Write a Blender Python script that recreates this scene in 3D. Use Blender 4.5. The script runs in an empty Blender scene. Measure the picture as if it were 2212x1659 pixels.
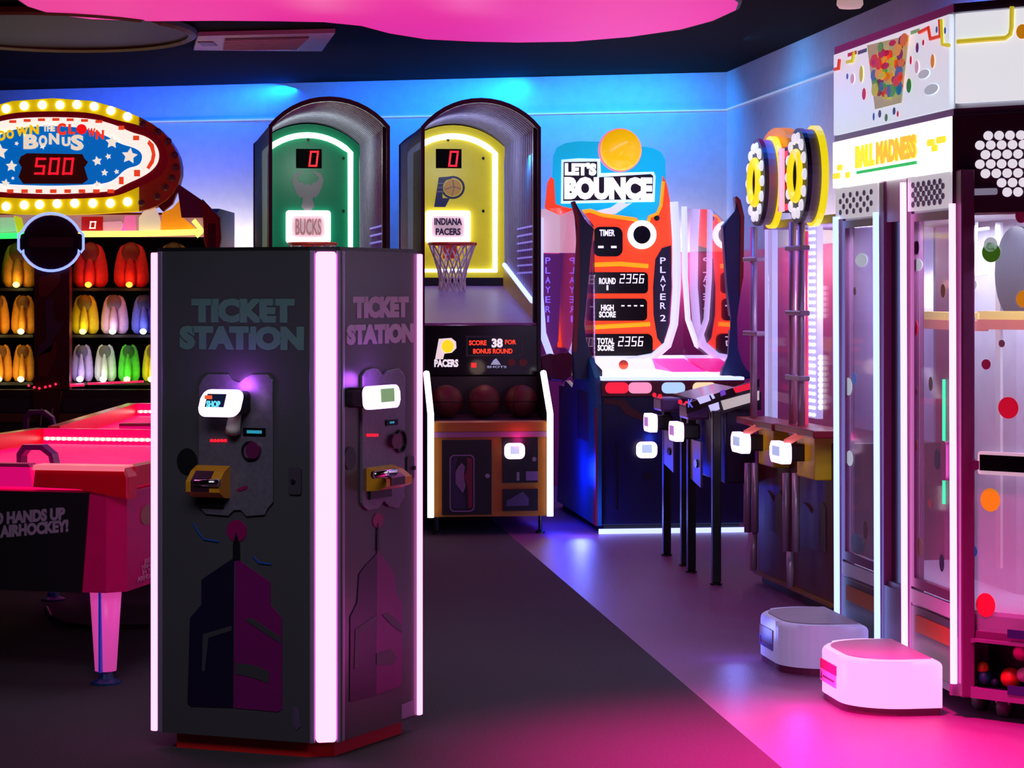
import bpy, bmesh, math, random
from mathutils import Matrix, Vector
random.seed(7)
R = math.radians
SC = bpy.context.scene
COL = SC.collection
FOC, HX, HY, EYE = 5000.0, 1106.0, 630.0, 1.5      # focal length in pixels, principal point, eye height

# ---------------------------------------------------------------- camera, world, exposure, area lights
cam = bpy.data.cameras.new('camera')
cam.sensor_fit = 'HORIZONTAL'; cam.sensor_width = 36.0
cam.lens = FOC / 2212 * 36.0
cam.shift_y = -(829.5 - HY) / 2212
cam.clip_end = 100
camo = bpy.data.objects.new('camera', cam); COL.objects.link(camo)
camo.location = (0, 0, EYE); camo.rotation_euler = (R(90), 0, 0)
SC.camera = camo

w = bpy.data.worlds.new('world'); SC.world = w; w.use_nodes = True
w.node_tree.nodes['Background'].inputs[0].default_value = (0.22, 0.15, 0.30, 1)
w.node_tree.nodes['Background'].inputs[1].default_value = 0.025

SC.view_settings.view_transform = 'Standard'
SC.view_settings.look = 'None'
SC.view_settings.exposure = 0.0
SC.view_settings.gamma = 1.0
SC.view_settings.use_curve_mapping = False

def lin(c):
    return tuple((v / 12.92 if v <= 0.04045 else ((v + 0.055) / 1.055) ** 2.4) for v in (x / 255.0 for x in c))

def area(name, loc, target, size, rgb, power, spread=180):
    l = bpy.data.lights.new(name, 'AREA'); l.shape = 'RECTANGLE'
    l.size, l.size_y = size; l.color = lin(rgb); l.energy = power; l.spread = R(spread)
    o = bpy.data.objects.new(name, l); COL.objects.link(o); o.location = loc
    d = Vector(target) - Vector(loc)
    o.rotation_euler = d.to_track_quat('-Z', 'Y').to_euler()
    return o

def point(name, loc, rgb, power, r=0.03):
    l = bpy.data.lights.new(name, 'POINT'); l.color = lin(rgb); l.energy = power; l.shadow_soft_size = r
    o = bpy.data.objects.new(name, l); COL.objects.link(o); o.location = loc
    return o

area('wall_wash_light', (-2.9, 18.2, 3.12), (-3.0, 18.75, 2.2), (2.4, 0.08), (0, 85, 255), 30)
area('wall_wash_light', (-0.8, 17.65, 3.12), (-0.9, 18.2, 2.2), (1.8, 0.08), (0, 110, 255), 30)
area('wall_wash_light', (0.6, 17.25, 3.12), (0.7, 17.75, 2.2), (1.3, 0.08), (0, 140, 255), 26)
area('wall_wash_light', (1.45, 15.2, 3.12), (1.95, 15.2, 2.2), (0.08, 3.2), (30, 165, 255), 30)
area('wall_wash_light', (1.95, 11.5, 3.10), (2.4, 11.5, 2.2), (0.08, 3.2), (10, 120, 255), 28)
area('low_wall_fill', (-2.35, 18.2, 1.75), (-2.35, 18.6, 1.80), (1.6, 0.15), (255, 235, 215), 12)  # added unseen fills behind the machines, whitening the lower wall
area('low_wall_fill', (0.9, 17.45, 1.72), (0.95, 17.7, 1.76), (1.1, 0.15), (255, 225, 215), 8)
area('low_wall_fill', (1.62, 14.4, 1.72), (2.0, 14.45, 1.76), (2.4, 0.15), (255, 225, 220), 12)
area('magenta_fill', (0.6, 12.2, 3.0), (0.5, 10.6, 0.0), (2.4, 1.6), (255, 40, 170), 11)  # glow of the ceiling light panel, as an area light
area('magenta_fill', (0.84, 7.1, 3.05), (1.0, 7.35, 0.0), (0.5, 0.6), (255, 25, 150), 78, 48)  # added narrow magenta spot for the near floor, no panel above it
area('hall_fill', (-0.9, 4.8, 2.9), (-0.75, 7.6, 0.5), (2.0, 1.0), (205, 205, 220), 14, 80)  # added overhead fills for kiosk front and carpet, no real fittings
area('hall_fill', (-1.0, 9.6, 3.1), (-1.1, 9.6, 0.0), (1.6, 3.0), (200, 200, 225), 10, 80)

# ---------------------------------------------------------------- materials
_m = {}
def M(name, rgb, rough=0.5, metal=0.0, emit=0.0, vary=0.12, scale=14.0, bump=0.0, spec=0.5):
    if name in _m: return _m[name]
    m = bpy.data.materials.new(name); m.use_nodes = True
    nt = m.node_tree; b = nt.nodes['Principled BSDF']
    c = lin(rgb)
    b.inputs['Roughness'].default_value = rough; b.inputs['Metallic'].default_value = metal
    b.inputs['Specular IOR Level'].default_value = spec
    tc = nt.nodes.new('ShaderNodeTexCoord')
    nz = nt.nodes.new('ShaderNodeTexNoise'); nz.inputs['Scale'].default_value = scale; nz.inputs['Detail'].default_value = 4
    nt.links.new(tc.outputs['Object'], nz.inputs['Vector'])
    mx = nt.nodes.new('ShaderNodeMix'); mx.data_type = 'RGBA'
    mx.inputs[6].default_value = tuple(v * (1 - vary) for v in c) + (1,)
    mx.inputs[7].default_value = tuple(min(1, v * (1 + vary)) for v in c) + (1,)
    nt.links.new(nz.outputs['Fac'], mx.inputs[0]); nt.links.new(mx.outputs[2], b.inputs['Base Color'])
    if emit:
        b.inputs['Emission Color'].default_value = c + (1,)
        b.inputs['Emission Strength'].default_value = emit
    if bump:
        bp = nt.nodes.new('ShaderNodeBump'); bp.inputs['Strength'].default_value = bump; bp.inputs['Distance'].default_value = 0.01
        nt.links.new(nz.outputs['Fac'], bp.inputs['Height']); nt.links.new(bp.outputs['Normal'], b.inputs['Normal'])
    _m[name] = m
    return m

def glass(name, rgb, clear=0.7, rough=0.05, metal=0.0):
    """thin pane: part clear, part tinted film, part mirror"""
    if name in _m: return _m[name]
    m = bpy.data.materials.new(name); m.use_nodes = True
    nt = m.node_tree; nt.nodes.remove(nt.nodes['Principled BSDF'])
    out = nt.nodes['Material Output']
    tr = nt.nodes.new('ShaderNodeBsdfTransparent')
    b = nt.nodes.new('ShaderNodeBsdfPrincipled')
    b.inputs['Base Color'].default_value = lin(rgb) + (1,); b.inputs['Roughness'].default_value = rough
    b.inputs['Specular IOR Level'].default_value = 0.8; b.inputs['Metallic'].default_value = metal
    nz = nt.nodes.new('ShaderNodeTexNoise'); nz.inputs['Scale'].default_value = 2.0
    mp = nt.nodes.new('ShaderNodeMapRange'); mp.inputs[3].default_value = 1 - clear - 0.05; mp.inputs[4].default_value = 1 - clear + 0.05
    nt.links.new(nz.outputs['Fac'], mp.inputs[0])
    mx = nt.nodes.new('ShaderNodeMixShader')
    nt.links.new(mp.outputs[0], mx.inputs[0]); nt.links.new(tr.outputs[0], mx.inputs[1]); nt.links.new(b.outputs[0], mx.inputs[2])
    nt.links.new(mx.outputs[0], out.inputs[0])
    _m[name] = m
    return m

def carpet(name, rgb, amp=0.7, scale=160, rough=0.9, spec=0.3):
    if name in _m: return _m[name]
    m = M(name, rgb, rough, 0, 0, amp, scale, 0.35, spec)
    return m

# ---------------------------------------------------------------- faces (vertical frames standing in the room)
class Face:
    """origin on the floor, x along the face, y into the thing, z up"""
    def __init__(s, X, Y, deg, Z=0.0):
        s.o = Vector((X, Y, Z)); s.a = R(deg)
        s.u = Vector((math.cos(s.a), math.sin(s.a), 0)); s.n = Vector((-math.sin(s.a), math.cos(s.a), 0))
        s.mat = Matrix.Translation(s.o) @ Matrix.Rotation(s.a, 4, 'Z')
    def p(s, px, py, d=0.0):
        kx, kz = (px - HX) / FOC, -(py - HY) / FOC
        t = (d + s.o.x * s.n.x + s.o.y * s.n.y) / (kx * s.n.x + s.n.y)
        P = Vector((kx * t, t, EYE + kz * t)) - s.o
        return (P.dot(s.u), P.z)
    def pp(s, pts, d=0.0): return [s.p(a, b, d) for a, b in pts]
    def w(s, x, y, z): return s.mat @ Vector((x, y, z))

def between(X0, Y0, X1, Y1):
    return Face(X0, Y0, math.degrees(math.atan2(Y1 - Y0, X1 - X0)))
def at(px, Y): return (px - HX) / FOC * Y
WORLD = Face(0, 0, 0)

_matrix = {}
class MB:
    def __init__(s, face=WORLD): s.bm = bmesh.new(); s.f = face
    def _poly(s, lo, hi, cap=True):
        a = [s.bm.verts.new(p) for p in lo]; b = [s.bm.verts.new(p) for p in hi]; n = len(a)
        for i in range(n):
            j = (i + 1) % n
            s.bm.faces.new((a[i], a[j], b[j], b[i]))
        if cap: s.bm.faces.new(a[::-1]); s.bm.faces.new(b)
        return a, b
    def box(s, x0, x1, y0, y1, z0, z1, b=0.0):
        lo = [(x0, y0, z0), (x1, y0, z0), (x1, y1, z0), (x0, y1, z0)]
        hi = [(x, y, z1) for x, y, z in lo]
        n0 = len(s.bm.faces); a, c = s._poly(lo, hi)
        if b > 0:
            es = {e for v in a + c for e in v.link_edges}
            bmesh.ops.bevel(s.bm, geom=list(es), offset=b, segments=2, affect='EDGES', profile=0.5)
        return s
    def prism(s, pts, y0, y1, b=0.0):            # outline in x,z pushed along y
        a, c = s._poly([(x, y0, z) for x, z in pts], [(x, y1, z) for x, z in pts])
        if b > 0:
            vs = set(a) if y0 < y1 else set(c)
            es = {e for v in vs for e in v.link_edges if e.other_vert(v) in vs}
            bmesh.ops.bevel(s.bm, geom=list(es), offset=b, segments=2, affect='EDGES', profile=0.5)
        return s
    def prismz(s, pts, z0, z1, b=0.0):           # outline in x,y pushed along z
        a, c = s._poly([(x, y, z0) for x, y in pts], [(x, y, z1) for x, y in pts])
        if b > 0:
            vs = set(c)
            es = {e for v in vs for e in v.link_edges if e.other_vert(v) in vs}
            bmesh.ops.bevel(s.bm, geom=list(es), offset=b, segments=4, affect='EDGES', profile=0.5)
        return s
    def prismx(s, pts, x0, x1):                  # outline in y,z pushed along x
        s._poly([(x0, y, z) for y, z in pts], [(x1, y, z) for y, z in pts]); return s
    def frame(s, outer, inner, y0, y1):          # ring between two outlines with the same count
        L = []
        for pts, y in ((outer, y0), (inner, y0), (inner, y1), (outer, y1)):
            L.append([s.bm.verts.new((x, y, z)) for x, z in pts])
        n = len(outer)
        for k in range(4):
            A, B = L[k], L[(k + 1) % 4]
            for i in range(n):
                j = (i + 1) % n
                s.bm.faces.new((A[i], A[j], B[j], B[i]))
        return s
    def tube(s, pts, r, n=8, closed=False, r1=None):
        P = [Vector(p) for p in pts]; rings = []; m = len(P)
        for i, p in enumerate(P):
            if closed: t = P[(i + 1) % m] - P[i - 1]
            else: t = P[min(i + 1, m - 1)] - P[max(i - 1, 0)]
            t.normalize()
            up = Vector((0, 1, 0)) if abs(t.y) < 0.9 else Vector((1, 0, 0))
            e = t.cross(up).normalized(); g = t.cross(e)
            rr = r if r1 is None else r + (r1 - r) * i / max(1, m - 1)
            rings.append([s.bm.verts.new(p + (e * math.cos(2 * math.pi * k / n) + g * math.sin(2 * math.pi * k / n)) * rr) for k in range(n)])
        for i in range(m if closed else m - 1):
            A, B = rings[i], rings[(i + 1) % m]
            for k in range(n):
                j = (k + 1) % n
                s.bm.faces.new((A[k], A[j], B[j], B[k]))
        if not closed:
            s.bm.faces.new(rings[0][::-1]); s.bm.faces.new(rings[-1])
        return s
    def sphere(s, c, r, sc=(1, 1, 1), u=20, v=12):
        T = Matrix.Translation(c) @ Matrix.Diagonal((r * sc[0], r * sc[1], r * sc[2], 1))
        bmesh.ops.create_uvsphere(s.bm, u_segments=u, v_segments=v, radius=1, matrix=T); return s
    def disc(s, cx, cz, rx, rz, y0, y1, n=24):
        return s.prism(ell(cx, cz, rx, rz, n), y0, y1)
    def lathe(s, prof, cx, cy, n=20):
        rings = [[s.bm.verts.new((cx + r * math.cos(2 * math.pi * k / n), cy + r * math.sin(2 * math.pi * k / n), z)) for k in range(n)] for r, z in prof]
        for A, B in zip(rings, rings[1:]):
            for k in range(n):
                j = (k + 1) % n
                s.bm.faces.new((A[k], A[j], B[j], B[k]))
        s.bm.faces.new(rings[0][::-1]); s.bm.faces.new(rings[-1]); return s
    def text(s, txt, x0, x1, z0, z1, y0, depth=0.004, bold=0.03, shear=0.0, skew=0.0, align='CENTER'):
        cu = bpy.data.curves.new('lettering', 'FONT'); cu.body = txt; cu.align_x = align
        cu.offset = bold; cu.extrude = 0.5; cu.shear = shear; cu.resolution_u = 3
        if '\n' in txt: cu.space_line = 0.85
        o = bpy.data.objects.new('lettering', cu); COL.objects.link(o)
        dg = bpy.context.evaluated_depsgraph_get(); me = bpy.data.meshes.new_from_object(o.evaluated_get(dg))
        bpy.data.objects.remove(o); bpy.data.curves.remove(cu)
        xs = [v.co.x for v in me.vertices]; ys = [v.co.y for v in me.vertices]
        a0, a1, b0, b1 = min(xs), max(xs), min(ys), max(ys)
        for v in me.vertices:
            fx = (v.co.x - a0) / max(1e-6, a1 - a0); fz = (v.co.y - b0) / max(1e-6, b1 - b0)
            x = x0 + (x1 - x0) * fx
            v.co = Vector((x, y0 + (0 if v.co.z > 0 else depth), z0 + (z1 - z0) * fz + skew * (fx - 0.5)))
        s.bm.from_mesh(me); bpy.data.meshes.remove(me); return s
    def textp(s, txt, X0, Y0, X1, Y1, d=0.0, depth=0.004, bold=0.03, **k):   # fitted to the rectangle seen at these points of the face
        a = s.f.p(X0, Y1, d); b = s.f.p(X1, Y0, d)
        return s.text(txt, a[0], b[0], a[1], b[1], d - depth, depth, bold, **k)
    def digit(s, ch, x0, x1, z0, z1, y0, y1, th=None, slant=0.12):
        on = {'0': 'abcdef', '1': 'bc', '2': 'abged', '3': 'abgcd', '5': 'afgcd', '6': 'afgedc', '8': 'abcdefg', '-': 'g', '4': 'fgbc'}[ch]
        wd, h = x1 - x0, z1 - z0; t = th or wd * 0.2; m = (z0 + z1) / 2
        bars = {'a': (x0, z1 - t, x1, z1), 'd': (x0, z0, x1, z0 + t), 'g': (x0, m - t / 2, x1, m + t / 2), 'f': (x0, m, x0 + t, z1), 'b': (x1 - t, m, x1, z1),
                'e': (x0, z0, x0 + t, m), 'c': (x1 - t, z0, x1, m)}
        sh = lambda x, z: (x + (z - m) * slant, z)
        for k in on:
            a, b, c, d = bars[k]
            s.prism([sh(a, b), sh(c, b), sh(c, d), sh(a, d)], y0, y1)
        return s
    def digitsp(s, txt, X0, Y0, X1, Y1, d, depth=0.004, gap=0.28):
        a = s.f.p(X0, Y1, d); b = s.f.p(X1, Y0, d); n = len(txt); cw = (b[0] - a[0]) / (n - gap if n > 1 else 1)
        for i, ch in enumerate(txt):
            x = a[0] + i * cw
            s.digit(ch, x, x + cw * (1 - gap) if n > 1 else b[0], a[1], b[1], d - depth, d)
        return s
    def polyp(s, pts, d, th, b=0.0): return s.prism(s.f.pp(pts, d), d, d + th, b)
    def rectp(s, X0, Y0, X1, Y1, d, th, r=0.0):
        a = s.f.p(X0, Y1, d); b = s.f.p(X1, Y0, d)
        if r: return s.prism(rrect(a[0], a[1], b[0], b[1], r), d, d + th)
        return s.box(a[0], b[0], d, d + th, a[1], b[1])
    def discp(s, X, Y, rx, rz, d, th, n=24):        # radii in picture points at that depth
        c = s.f.p(X, Y, d); e = s.f.p(X + rx, Y - rz, d)
        return s.disc(c[0], c[1], abs(e[0] - c[0]), abs(e[1] - c[1]), d, d + th, n)
    def tubep(s, pts, d, r, n=8, closed=False):
        return s.tube([(x, d, z) for x, z in s.f.pp(pts, d)], r, n, closed)
    def build(s, name, mat, parent=None, smooth=False, label=None):
        me = bpy.data.meshes.new(name)
        W = s.f.mat
        if parent is not None: W = _matrix[parent.name].inverted() @ W
        bmesh.ops.transform(s.bm, matrix=W, verts=s.bm.verts[:])
        bmesh.ops.recalc_face_normals(s.bm, faces=s.bm.faces[:])
        s.bm.to_mesh(me); s.bm.free()
        for m in (mat if isinstance(mat, (list, tuple)) else [mat]): me.materials.append(m)
        if smooth:
            for p in me.polygons: p.use_smooth = True
        o = bpy.data.objects.new(name, me); COL.objects.link(o)
        if parent is not None:
            o.parent = parent; _matrix[o.name] = _matrix[parent.name]
        else: _matrix[o.name] = Matrix.Identity(4)
        if label: o['label'] = label
        return o

def ell(cx, cz, rx, rz, n=24, a0=0.0, a1=360.0):
    if a1 - a0 >= 360: return [(cx + rx * math.cos(2 * math.pi * i / n), cz + rz * math.sin(2 * math.pi * i / n)) for i in range(n)]
    return [(cx + rx * math.cos(R(a0 + (a1 - a0) * i / n)), cz + rz * math.sin(R(a0 + (a1 - a0) * i / n))) for i in range(n + 1)]
def rrect(x0, z0, x1, z1, r, n=5):
    if x1 < x0: x0, x1 = x1, x0
    if z1 < z0: z0, z1 = z1, z0
    r = min(r, (x1 - x0) / 2.01, (z1 - z0) / 2.01); out = []
    for cx, cz, a in ((x1 - r, z1 - r, 0), (x0 + r, z1 - r, 90), (x0 + r, z0 + r, 180), (x1 - r, z0 + r, 270)):
        out += ell(cx, cz, r, r, n, a, a + 90)
    return out
def star(cx, cz, r, k=0.45, n=5, rot=90):
    return [(cx + (r if i % 2 == 0 else r * k) * math.cos(R(rot + 180.0 / n * i)), cz + (r if i % 2 == 0 else r * k) * math.sin(R(rot + 180.0 / n * i))) for i in range(2 * n)]

def tag(o, label, cat, group=None, kind=None):
    o['label'] = label; o['category'] = cat
    if group: o['group'] = group
    if kind: o['kind'] = kind
    return o
def thing(name, face_or_loc, label, cat, group=None):
    o = bpy.data.objects.new(name, None); COL.objects.link(o); o.empty_display_size = 0.1
    if isinstance(face_or_loc, Face): mt = face_or_loc.mat.copy()
    else: mt = Matrix.Translation(face_or_loc)
    o.matrix_world = mt; _matrix[o.name] = mt
    return tag(o, label, cat, group)
def struct(name, mb, mat):
    o = mb.build(name, mat); o['kind'] = 'structure'; return o

# materials shared
BLACK = M('black plastic', (14, 12, 18), 0.4)
BLACKG = M('black gloss', (8, 8, 12), 0.15)
STEEL = M('brushed steel', (150, 148, 155), 0.3, 0.9)
ALU = M('lavender aluminium trim', (150, 135, 165), 0.35, 0.5)
CHROME = M('chrome', (230, 225, 220), 0.1, 1.0)
WHITE_L = M('white light', (255, 250, 252), 0.5, 0, 2.5)
BLUEW_L = M('blue white light', (160, 175, 255), 0.5, 0, 2.0)
PINK_L = M('pink tube light', (255, 132, 228), 0.5, 0, 3.2)
READER_L = M('lit reader shell', (250, 215, 255), 0.4, 0, 1.6)
RED_LED = M('red digits', (255, 20, 40), 0.5, 0, 1.6)
WHITE_LET = M('white lettering', (235, 232, 240), 0.5, 0, 0.8)
SCREEN = M('pale screen', (190, 215, 240), 0.3, 0, 0.8)

# ---------------------------------------------------------------- the room
CZ = 3.16
CX0, CY0 = at(1570, 17.5), 17.5
WL = Vector((-0.965, 0.262)); WRd = Vector((0.1242, -0.9923))
bl = (CX0 + WL.x * 7.2, CY0 + WL.y * 7.2)
rn = (CX0 + WRd.x * 12.5, CY0 + WRd.y * 12.5)
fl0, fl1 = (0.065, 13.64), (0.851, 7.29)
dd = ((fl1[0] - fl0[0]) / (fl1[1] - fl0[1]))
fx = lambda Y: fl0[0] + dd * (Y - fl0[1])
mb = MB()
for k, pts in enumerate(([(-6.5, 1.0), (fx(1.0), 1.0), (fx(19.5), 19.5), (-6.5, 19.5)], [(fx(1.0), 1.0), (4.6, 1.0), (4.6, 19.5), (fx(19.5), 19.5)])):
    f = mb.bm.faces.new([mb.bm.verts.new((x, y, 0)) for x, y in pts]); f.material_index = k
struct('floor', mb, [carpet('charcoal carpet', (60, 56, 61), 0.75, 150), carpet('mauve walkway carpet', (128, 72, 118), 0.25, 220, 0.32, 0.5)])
mb = MB(); mb.box(-6.5, 4.6, 1.0, 19.6, CZ, CZ + 0.1)
struct('ceiling', mb, M('black ceiling paint', (5, 4, 6), 0.9, spec=0.1))
DADO = 1.80
def wall(name, p0, p1, th):
    F = between(*p0, *p1); L = math.dist(p0, p1); m = MB(F)
    m.box(0, L, 0, th, 0, CZ)
    o = struct(name, m, M('pale wall paint', (205, 208, 214), 0.7, bump=0.03))
    d = MB(F); d.box(0, L, -0.012, -0.002, 0.0, DADO)
    struct('trim_1' if name == 'wall_back' else 'trim_2', d, M('magenta dado paint', (205, 60, 130), 0.5))
    t = MB(F); t.box(0, L, -0.012, -0.002, 2.868, 2.88)
    struct('trim_3' if name == 'wall_back' else 'trim_4', t, M('white trim', (215, 225, 235), 0.5, 0, 0.25))
    return F
FWB = wall('wall_back', bl, (CX0, CY0), 0.12)
FWR = wall('wall_right', (CX0, CY0), rn, 0.12)
mb = MB(); mb.box(-6.6, -6.5, 1.0, 19.5, 0, CZ); struct('wall_left', mb, M('dark side wall', (40, 32, 48), 0.7))
# black bulkhead above the walls
# ceiling membrane: glowing cloud under the ceiling
def ceil_pt(px, py, z): 
    Y = (z - EYE) * FOC / (HY - py); return (at(px, Y), Y)
ms = thing('ceiling_light_panel', (0.2, 14.0, CZ), 'large wavy edged magenta glowing light panel under the black ceiling', 'ceiling light')
edge = [(30, -6), (60, 14), (110, 30), (200, 42), (330, 46), (470, 45), (600, 46), (700, 48), (780, 56), (840, 72), (920, 85), (1020, 90), (1120, 92), (1240, 90), (1360, 80), (1470, 64), (1540, 45), (1590, 22), (1596, 6), (1580, -6)]
pts = [ceil_pt(a, b, CZ - 0.05) for a, b in edge] + [ceil_pt(1560, -40, CZ - .05), ceil_pt(1200, -70, CZ - .05), ceil_pt(600, -70, CZ - .05), ceil_pt(100, -40, CZ - .05)]
MB().prismz(pts, CZ - 0.05, CZ - 0.005).build('diffuser', M('magenta membrane', (222, 38, 150), 0.5, 0, 0.85, 0.2, 0.7), ms)
rim = MB(); rim.tube([(x, y, CZ - 0.03) for x, y in pts], 0.022, 6, True); rim.build('rim', M('membrane rim', (70, 10, 50), 0.5), ms)
# second unlit disc on the ceiling, left
rg = thing('ceiling_disc', (at(150, 15.6), 15.0, CZ), 'unlit brown rimmed round ceiling disc at upper left', 'ceiling panel')
cY = 14.4; cXc = at(110, cY); MB().prismz([(cXc + 0.86 * math.cos(R(a)), cY + 1.05 * math.sin(R(a))) for a in range(0, 360, 10)], CZ - 0.035, CZ - 0.003).build('panel', M('unlit membrane', (24, 18, 22), 0.6), rg)
t = MB(); t.tube([(cXc + 0.87 * math.cos(R(a)), cY + 1.06 * math.sin(R(a)), CZ - 0.035) for a in range(0, 360, 10)], 0.03, 6, True); t.build('rim', M('brown rim', (96, 70, 44), 0.5), rg)
# air vent
av = thing('ceiling_air_vent', (at(570, 15.4), 15.4, CZ), 'grey slatted air conditioning cassette in black ceiling above hoop games', 'air vent')
A = [ceil_pt(*q, CZ - 0.03) for q in ((418, 109), (695, 111), (724, 71), (428, 78))]
m = MB(); m.prismz(A, CZ - 0.03, CZ - 0.003); m.build('housing', M('vent grey', (225, 215, 228), 0.5), av)
B = [ceil_pt(*q, CZ - 0.034) for q in ((482, 106), (640, 105), (668, 80), (486, 84))]
MB().prismz(B, CZ - 0.036, CZ - 0.03).build('grille', M('vent slots', (120, 112, 126), 0.5), av)
for k in range(6):
    fct = (k + 0.5) / 6; a = Vector(B[0]).lerp(Vector(B[3]), fct); b = Vector(B[1]).lerp(Vector(B[2]), fct)
    MB().tube([(a.x, a.y, CZ - 0.04), (b.x, b.y, CZ - 0.04)], 0.008, 6).build('slat', _m['vent grey'], av)
m = MB(); q = ceil_pt(448, 95, CZ - .034); m.prismz([(q[0] - .05, q[1] - .12), (q[0] + .05, q[1] - .12), (q[0] + .05, q[1] + .12), (q[0] - .05, q[1] + .12)], CZ - 0.036, CZ - 0.03); m.build('control_panel', _m['vent slots'], av)
sp = thing('ceiling_speaker', (at(1836, 12.9), 12.9, CZ), 'small round pale pink lamp on the ceiling at upper right', 'ceiling lamp')
MB().lathe([(0.02, CZ), (0.07, CZ - 0.01), (0.075, CZ - 0.06), (0.06, CZ - 0.08), (0.02, CZ - 0.085)], at(1836, 12.9), 12.9).build('shade', M('pale lamp', (225, 185, 180), 0.5, 0, 0.5), sp, True)
MB().lathe([(0.085, CZ), (0.085, CZ - 0.012), (0.07, CZ - 0.016)], at(1836, 12.9), 12.9).build('ceiling_ring', BLACK, sp)

# ---------------------------------------------------------------- ticket kiosk
KA, KB1, KB2, KC = (at(338, 7.6), 7.6), (at(668, 7.41), 7.41), (at(735, 7.43), 7.43), (at(903, 7.88), 7.88)
KD1, KD2 = (KC[0] - 0.05, KC[1] + 0.05), (KA[0] + 0.20, KA[1] + 0.47)
KZ0, KZ1 = 0.055, 1.632
kc = Vector((sum(p[0] for p in (KA, KB1, KC)) / 3, 7.75, 0))
kiosk = thing('ticket_kiosk', kc, 'tall grey ticket station kiosk with pink light strips down its corners', 'ticket kiosk')
foot = [KA, KB1, KB2, KC, KD1, KD2]
KBODY = M('kiosk graphite', (72, 70, 76), 0.28, 0.1, 0, 0.1, 3)
MB().prismz(foot, KZ0, KZ1).build('body', KBODY, kiosk)
MB().prismz([(kc.x + (x - kc.x) * 0.995, kc.y + (y - kc.y) * 0.995) for x, y in foot], KZ1, KZ1 + 0.012).build('lid', BLACK, kiosk)
MB().prismz([(kc.x + (x - kc.x) * 0.86, kc.y + (y - kc.y) * 0.86) for x, y in foot], 0, KZ0).build('plinth', M('red plinth', (215, 24, 28), 0.4, 0, 0), kiosk)
FL = between(*KA, *KB1); FR = between(*KB2, *KC); FM = between(*KB1, *KB2)
LL, LR_, LM = math.dist(KA, KB1), math.dist(KB2, KC), math.dist(KB1, KB2)
m = MB(FM); m.prism(rrect(LM * 0.20, KZ0 + .004, LM * 0.84, KZ1 - .004, 0.01), -0.022, -0.002); m.build('light_strip', PINK_L, kiosk)
for a, b in ((-0.004, 0.17), (0.87, 1.0)):
    MB(FM).box(LM * a, LM * b, -0.016, -0.001, KZ0, KZ1, 0.003).build('corner_trim', ALU, kiosk)
MB(FL).box(-0.016, 0.006, -0.012, 0.02, KZ0 + .004, KZ1 - .004, 0.004).build('light_strip', PINK_L, kiosk)
MB(FL).box(0.008, 0.026, -0.010, -0.001, KZ0, KZ1, 0.003).build('corner_trim', ALU, kiosk)
MB(FR).box(LR_ - 0.008, LR_ + 0.014, -0.012, 0.01, KZ0 + .004, KZ1 - .004, 0.004).build('light_strip', PINK_L, kiosk)
MB(FR).box(0.002, 0.018, -0.008, -0.001, KZ0, KZ1, 0.003).build('corner_trim', ALU, kiosk)
PLATE = M('ticket plate metal', (112, 104, 122), 0.32, 0.4, 0, 0.3, 60)
YEL = M('orange plastic', (196, 132, 18), 0.4)
NAVY = M('navy decal', (22, 12, 44), 0.35); PURP = M('purple decal', (112, 12, 92), 0.35); MAG = M('magenta decal', (130, 10, 80), 0.35)
GREYD = M('grey decal', (58, 56, 62), 0.4)
def kiosk_side(F, sx, cx, plate, words, letter, rd, scr, right):
    for txt, box in words:
        mbx = MB(F); mbx.textp(txt, *box, 0.0, 0.002, 0.075); mbx.build('lettering', letter, kiosk)
    m = MB(F); m.prism(F.pp(plate), -0.010, -0.001, 0.002); pl = m.build('ticket_plate', PLATE, kiosk)
    return pl
pl = kiosk_side(FL, 1, 511, [(432, 835), (440, 818), (452, 808), (495, 808), (505, 822), (520, 828), (532, 815), (545, 808), (578, 808), (584, 816), (592, 822), (592, 1085), (580, 1097), (574, 1112), (535, 1115), (524, 1100), (508, 1100), (496, 1114), (447, 1110), (440, 1100), (432, 1095)],
    (('TICKET', (414, 645, 637, 697)), ('STATION', (388, 705, 657, 755))), M('teal grey lettering', (84, 118, 112), 0.5), None, None, False)
pr = kiosk_side(FR, 1, 817, [(777, 812), (785, 800), (800, 795), (812, 797), (822, 812), (832, 800), (855, 795), (866, 806), (870, 818), (869, 1072), (862, 1083), (855, 1097), (836, 1094), (824, 1080), (812, 1098), (790, 1102), (780, 1094), (777, 1086)],
    (('TICKET', (762, 640, 882, 688)), ('STATION', (748, 698, 893, 746))), M('pale lilac lettering', (176, 160, 180), 0.5), None, None, True)
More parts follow.
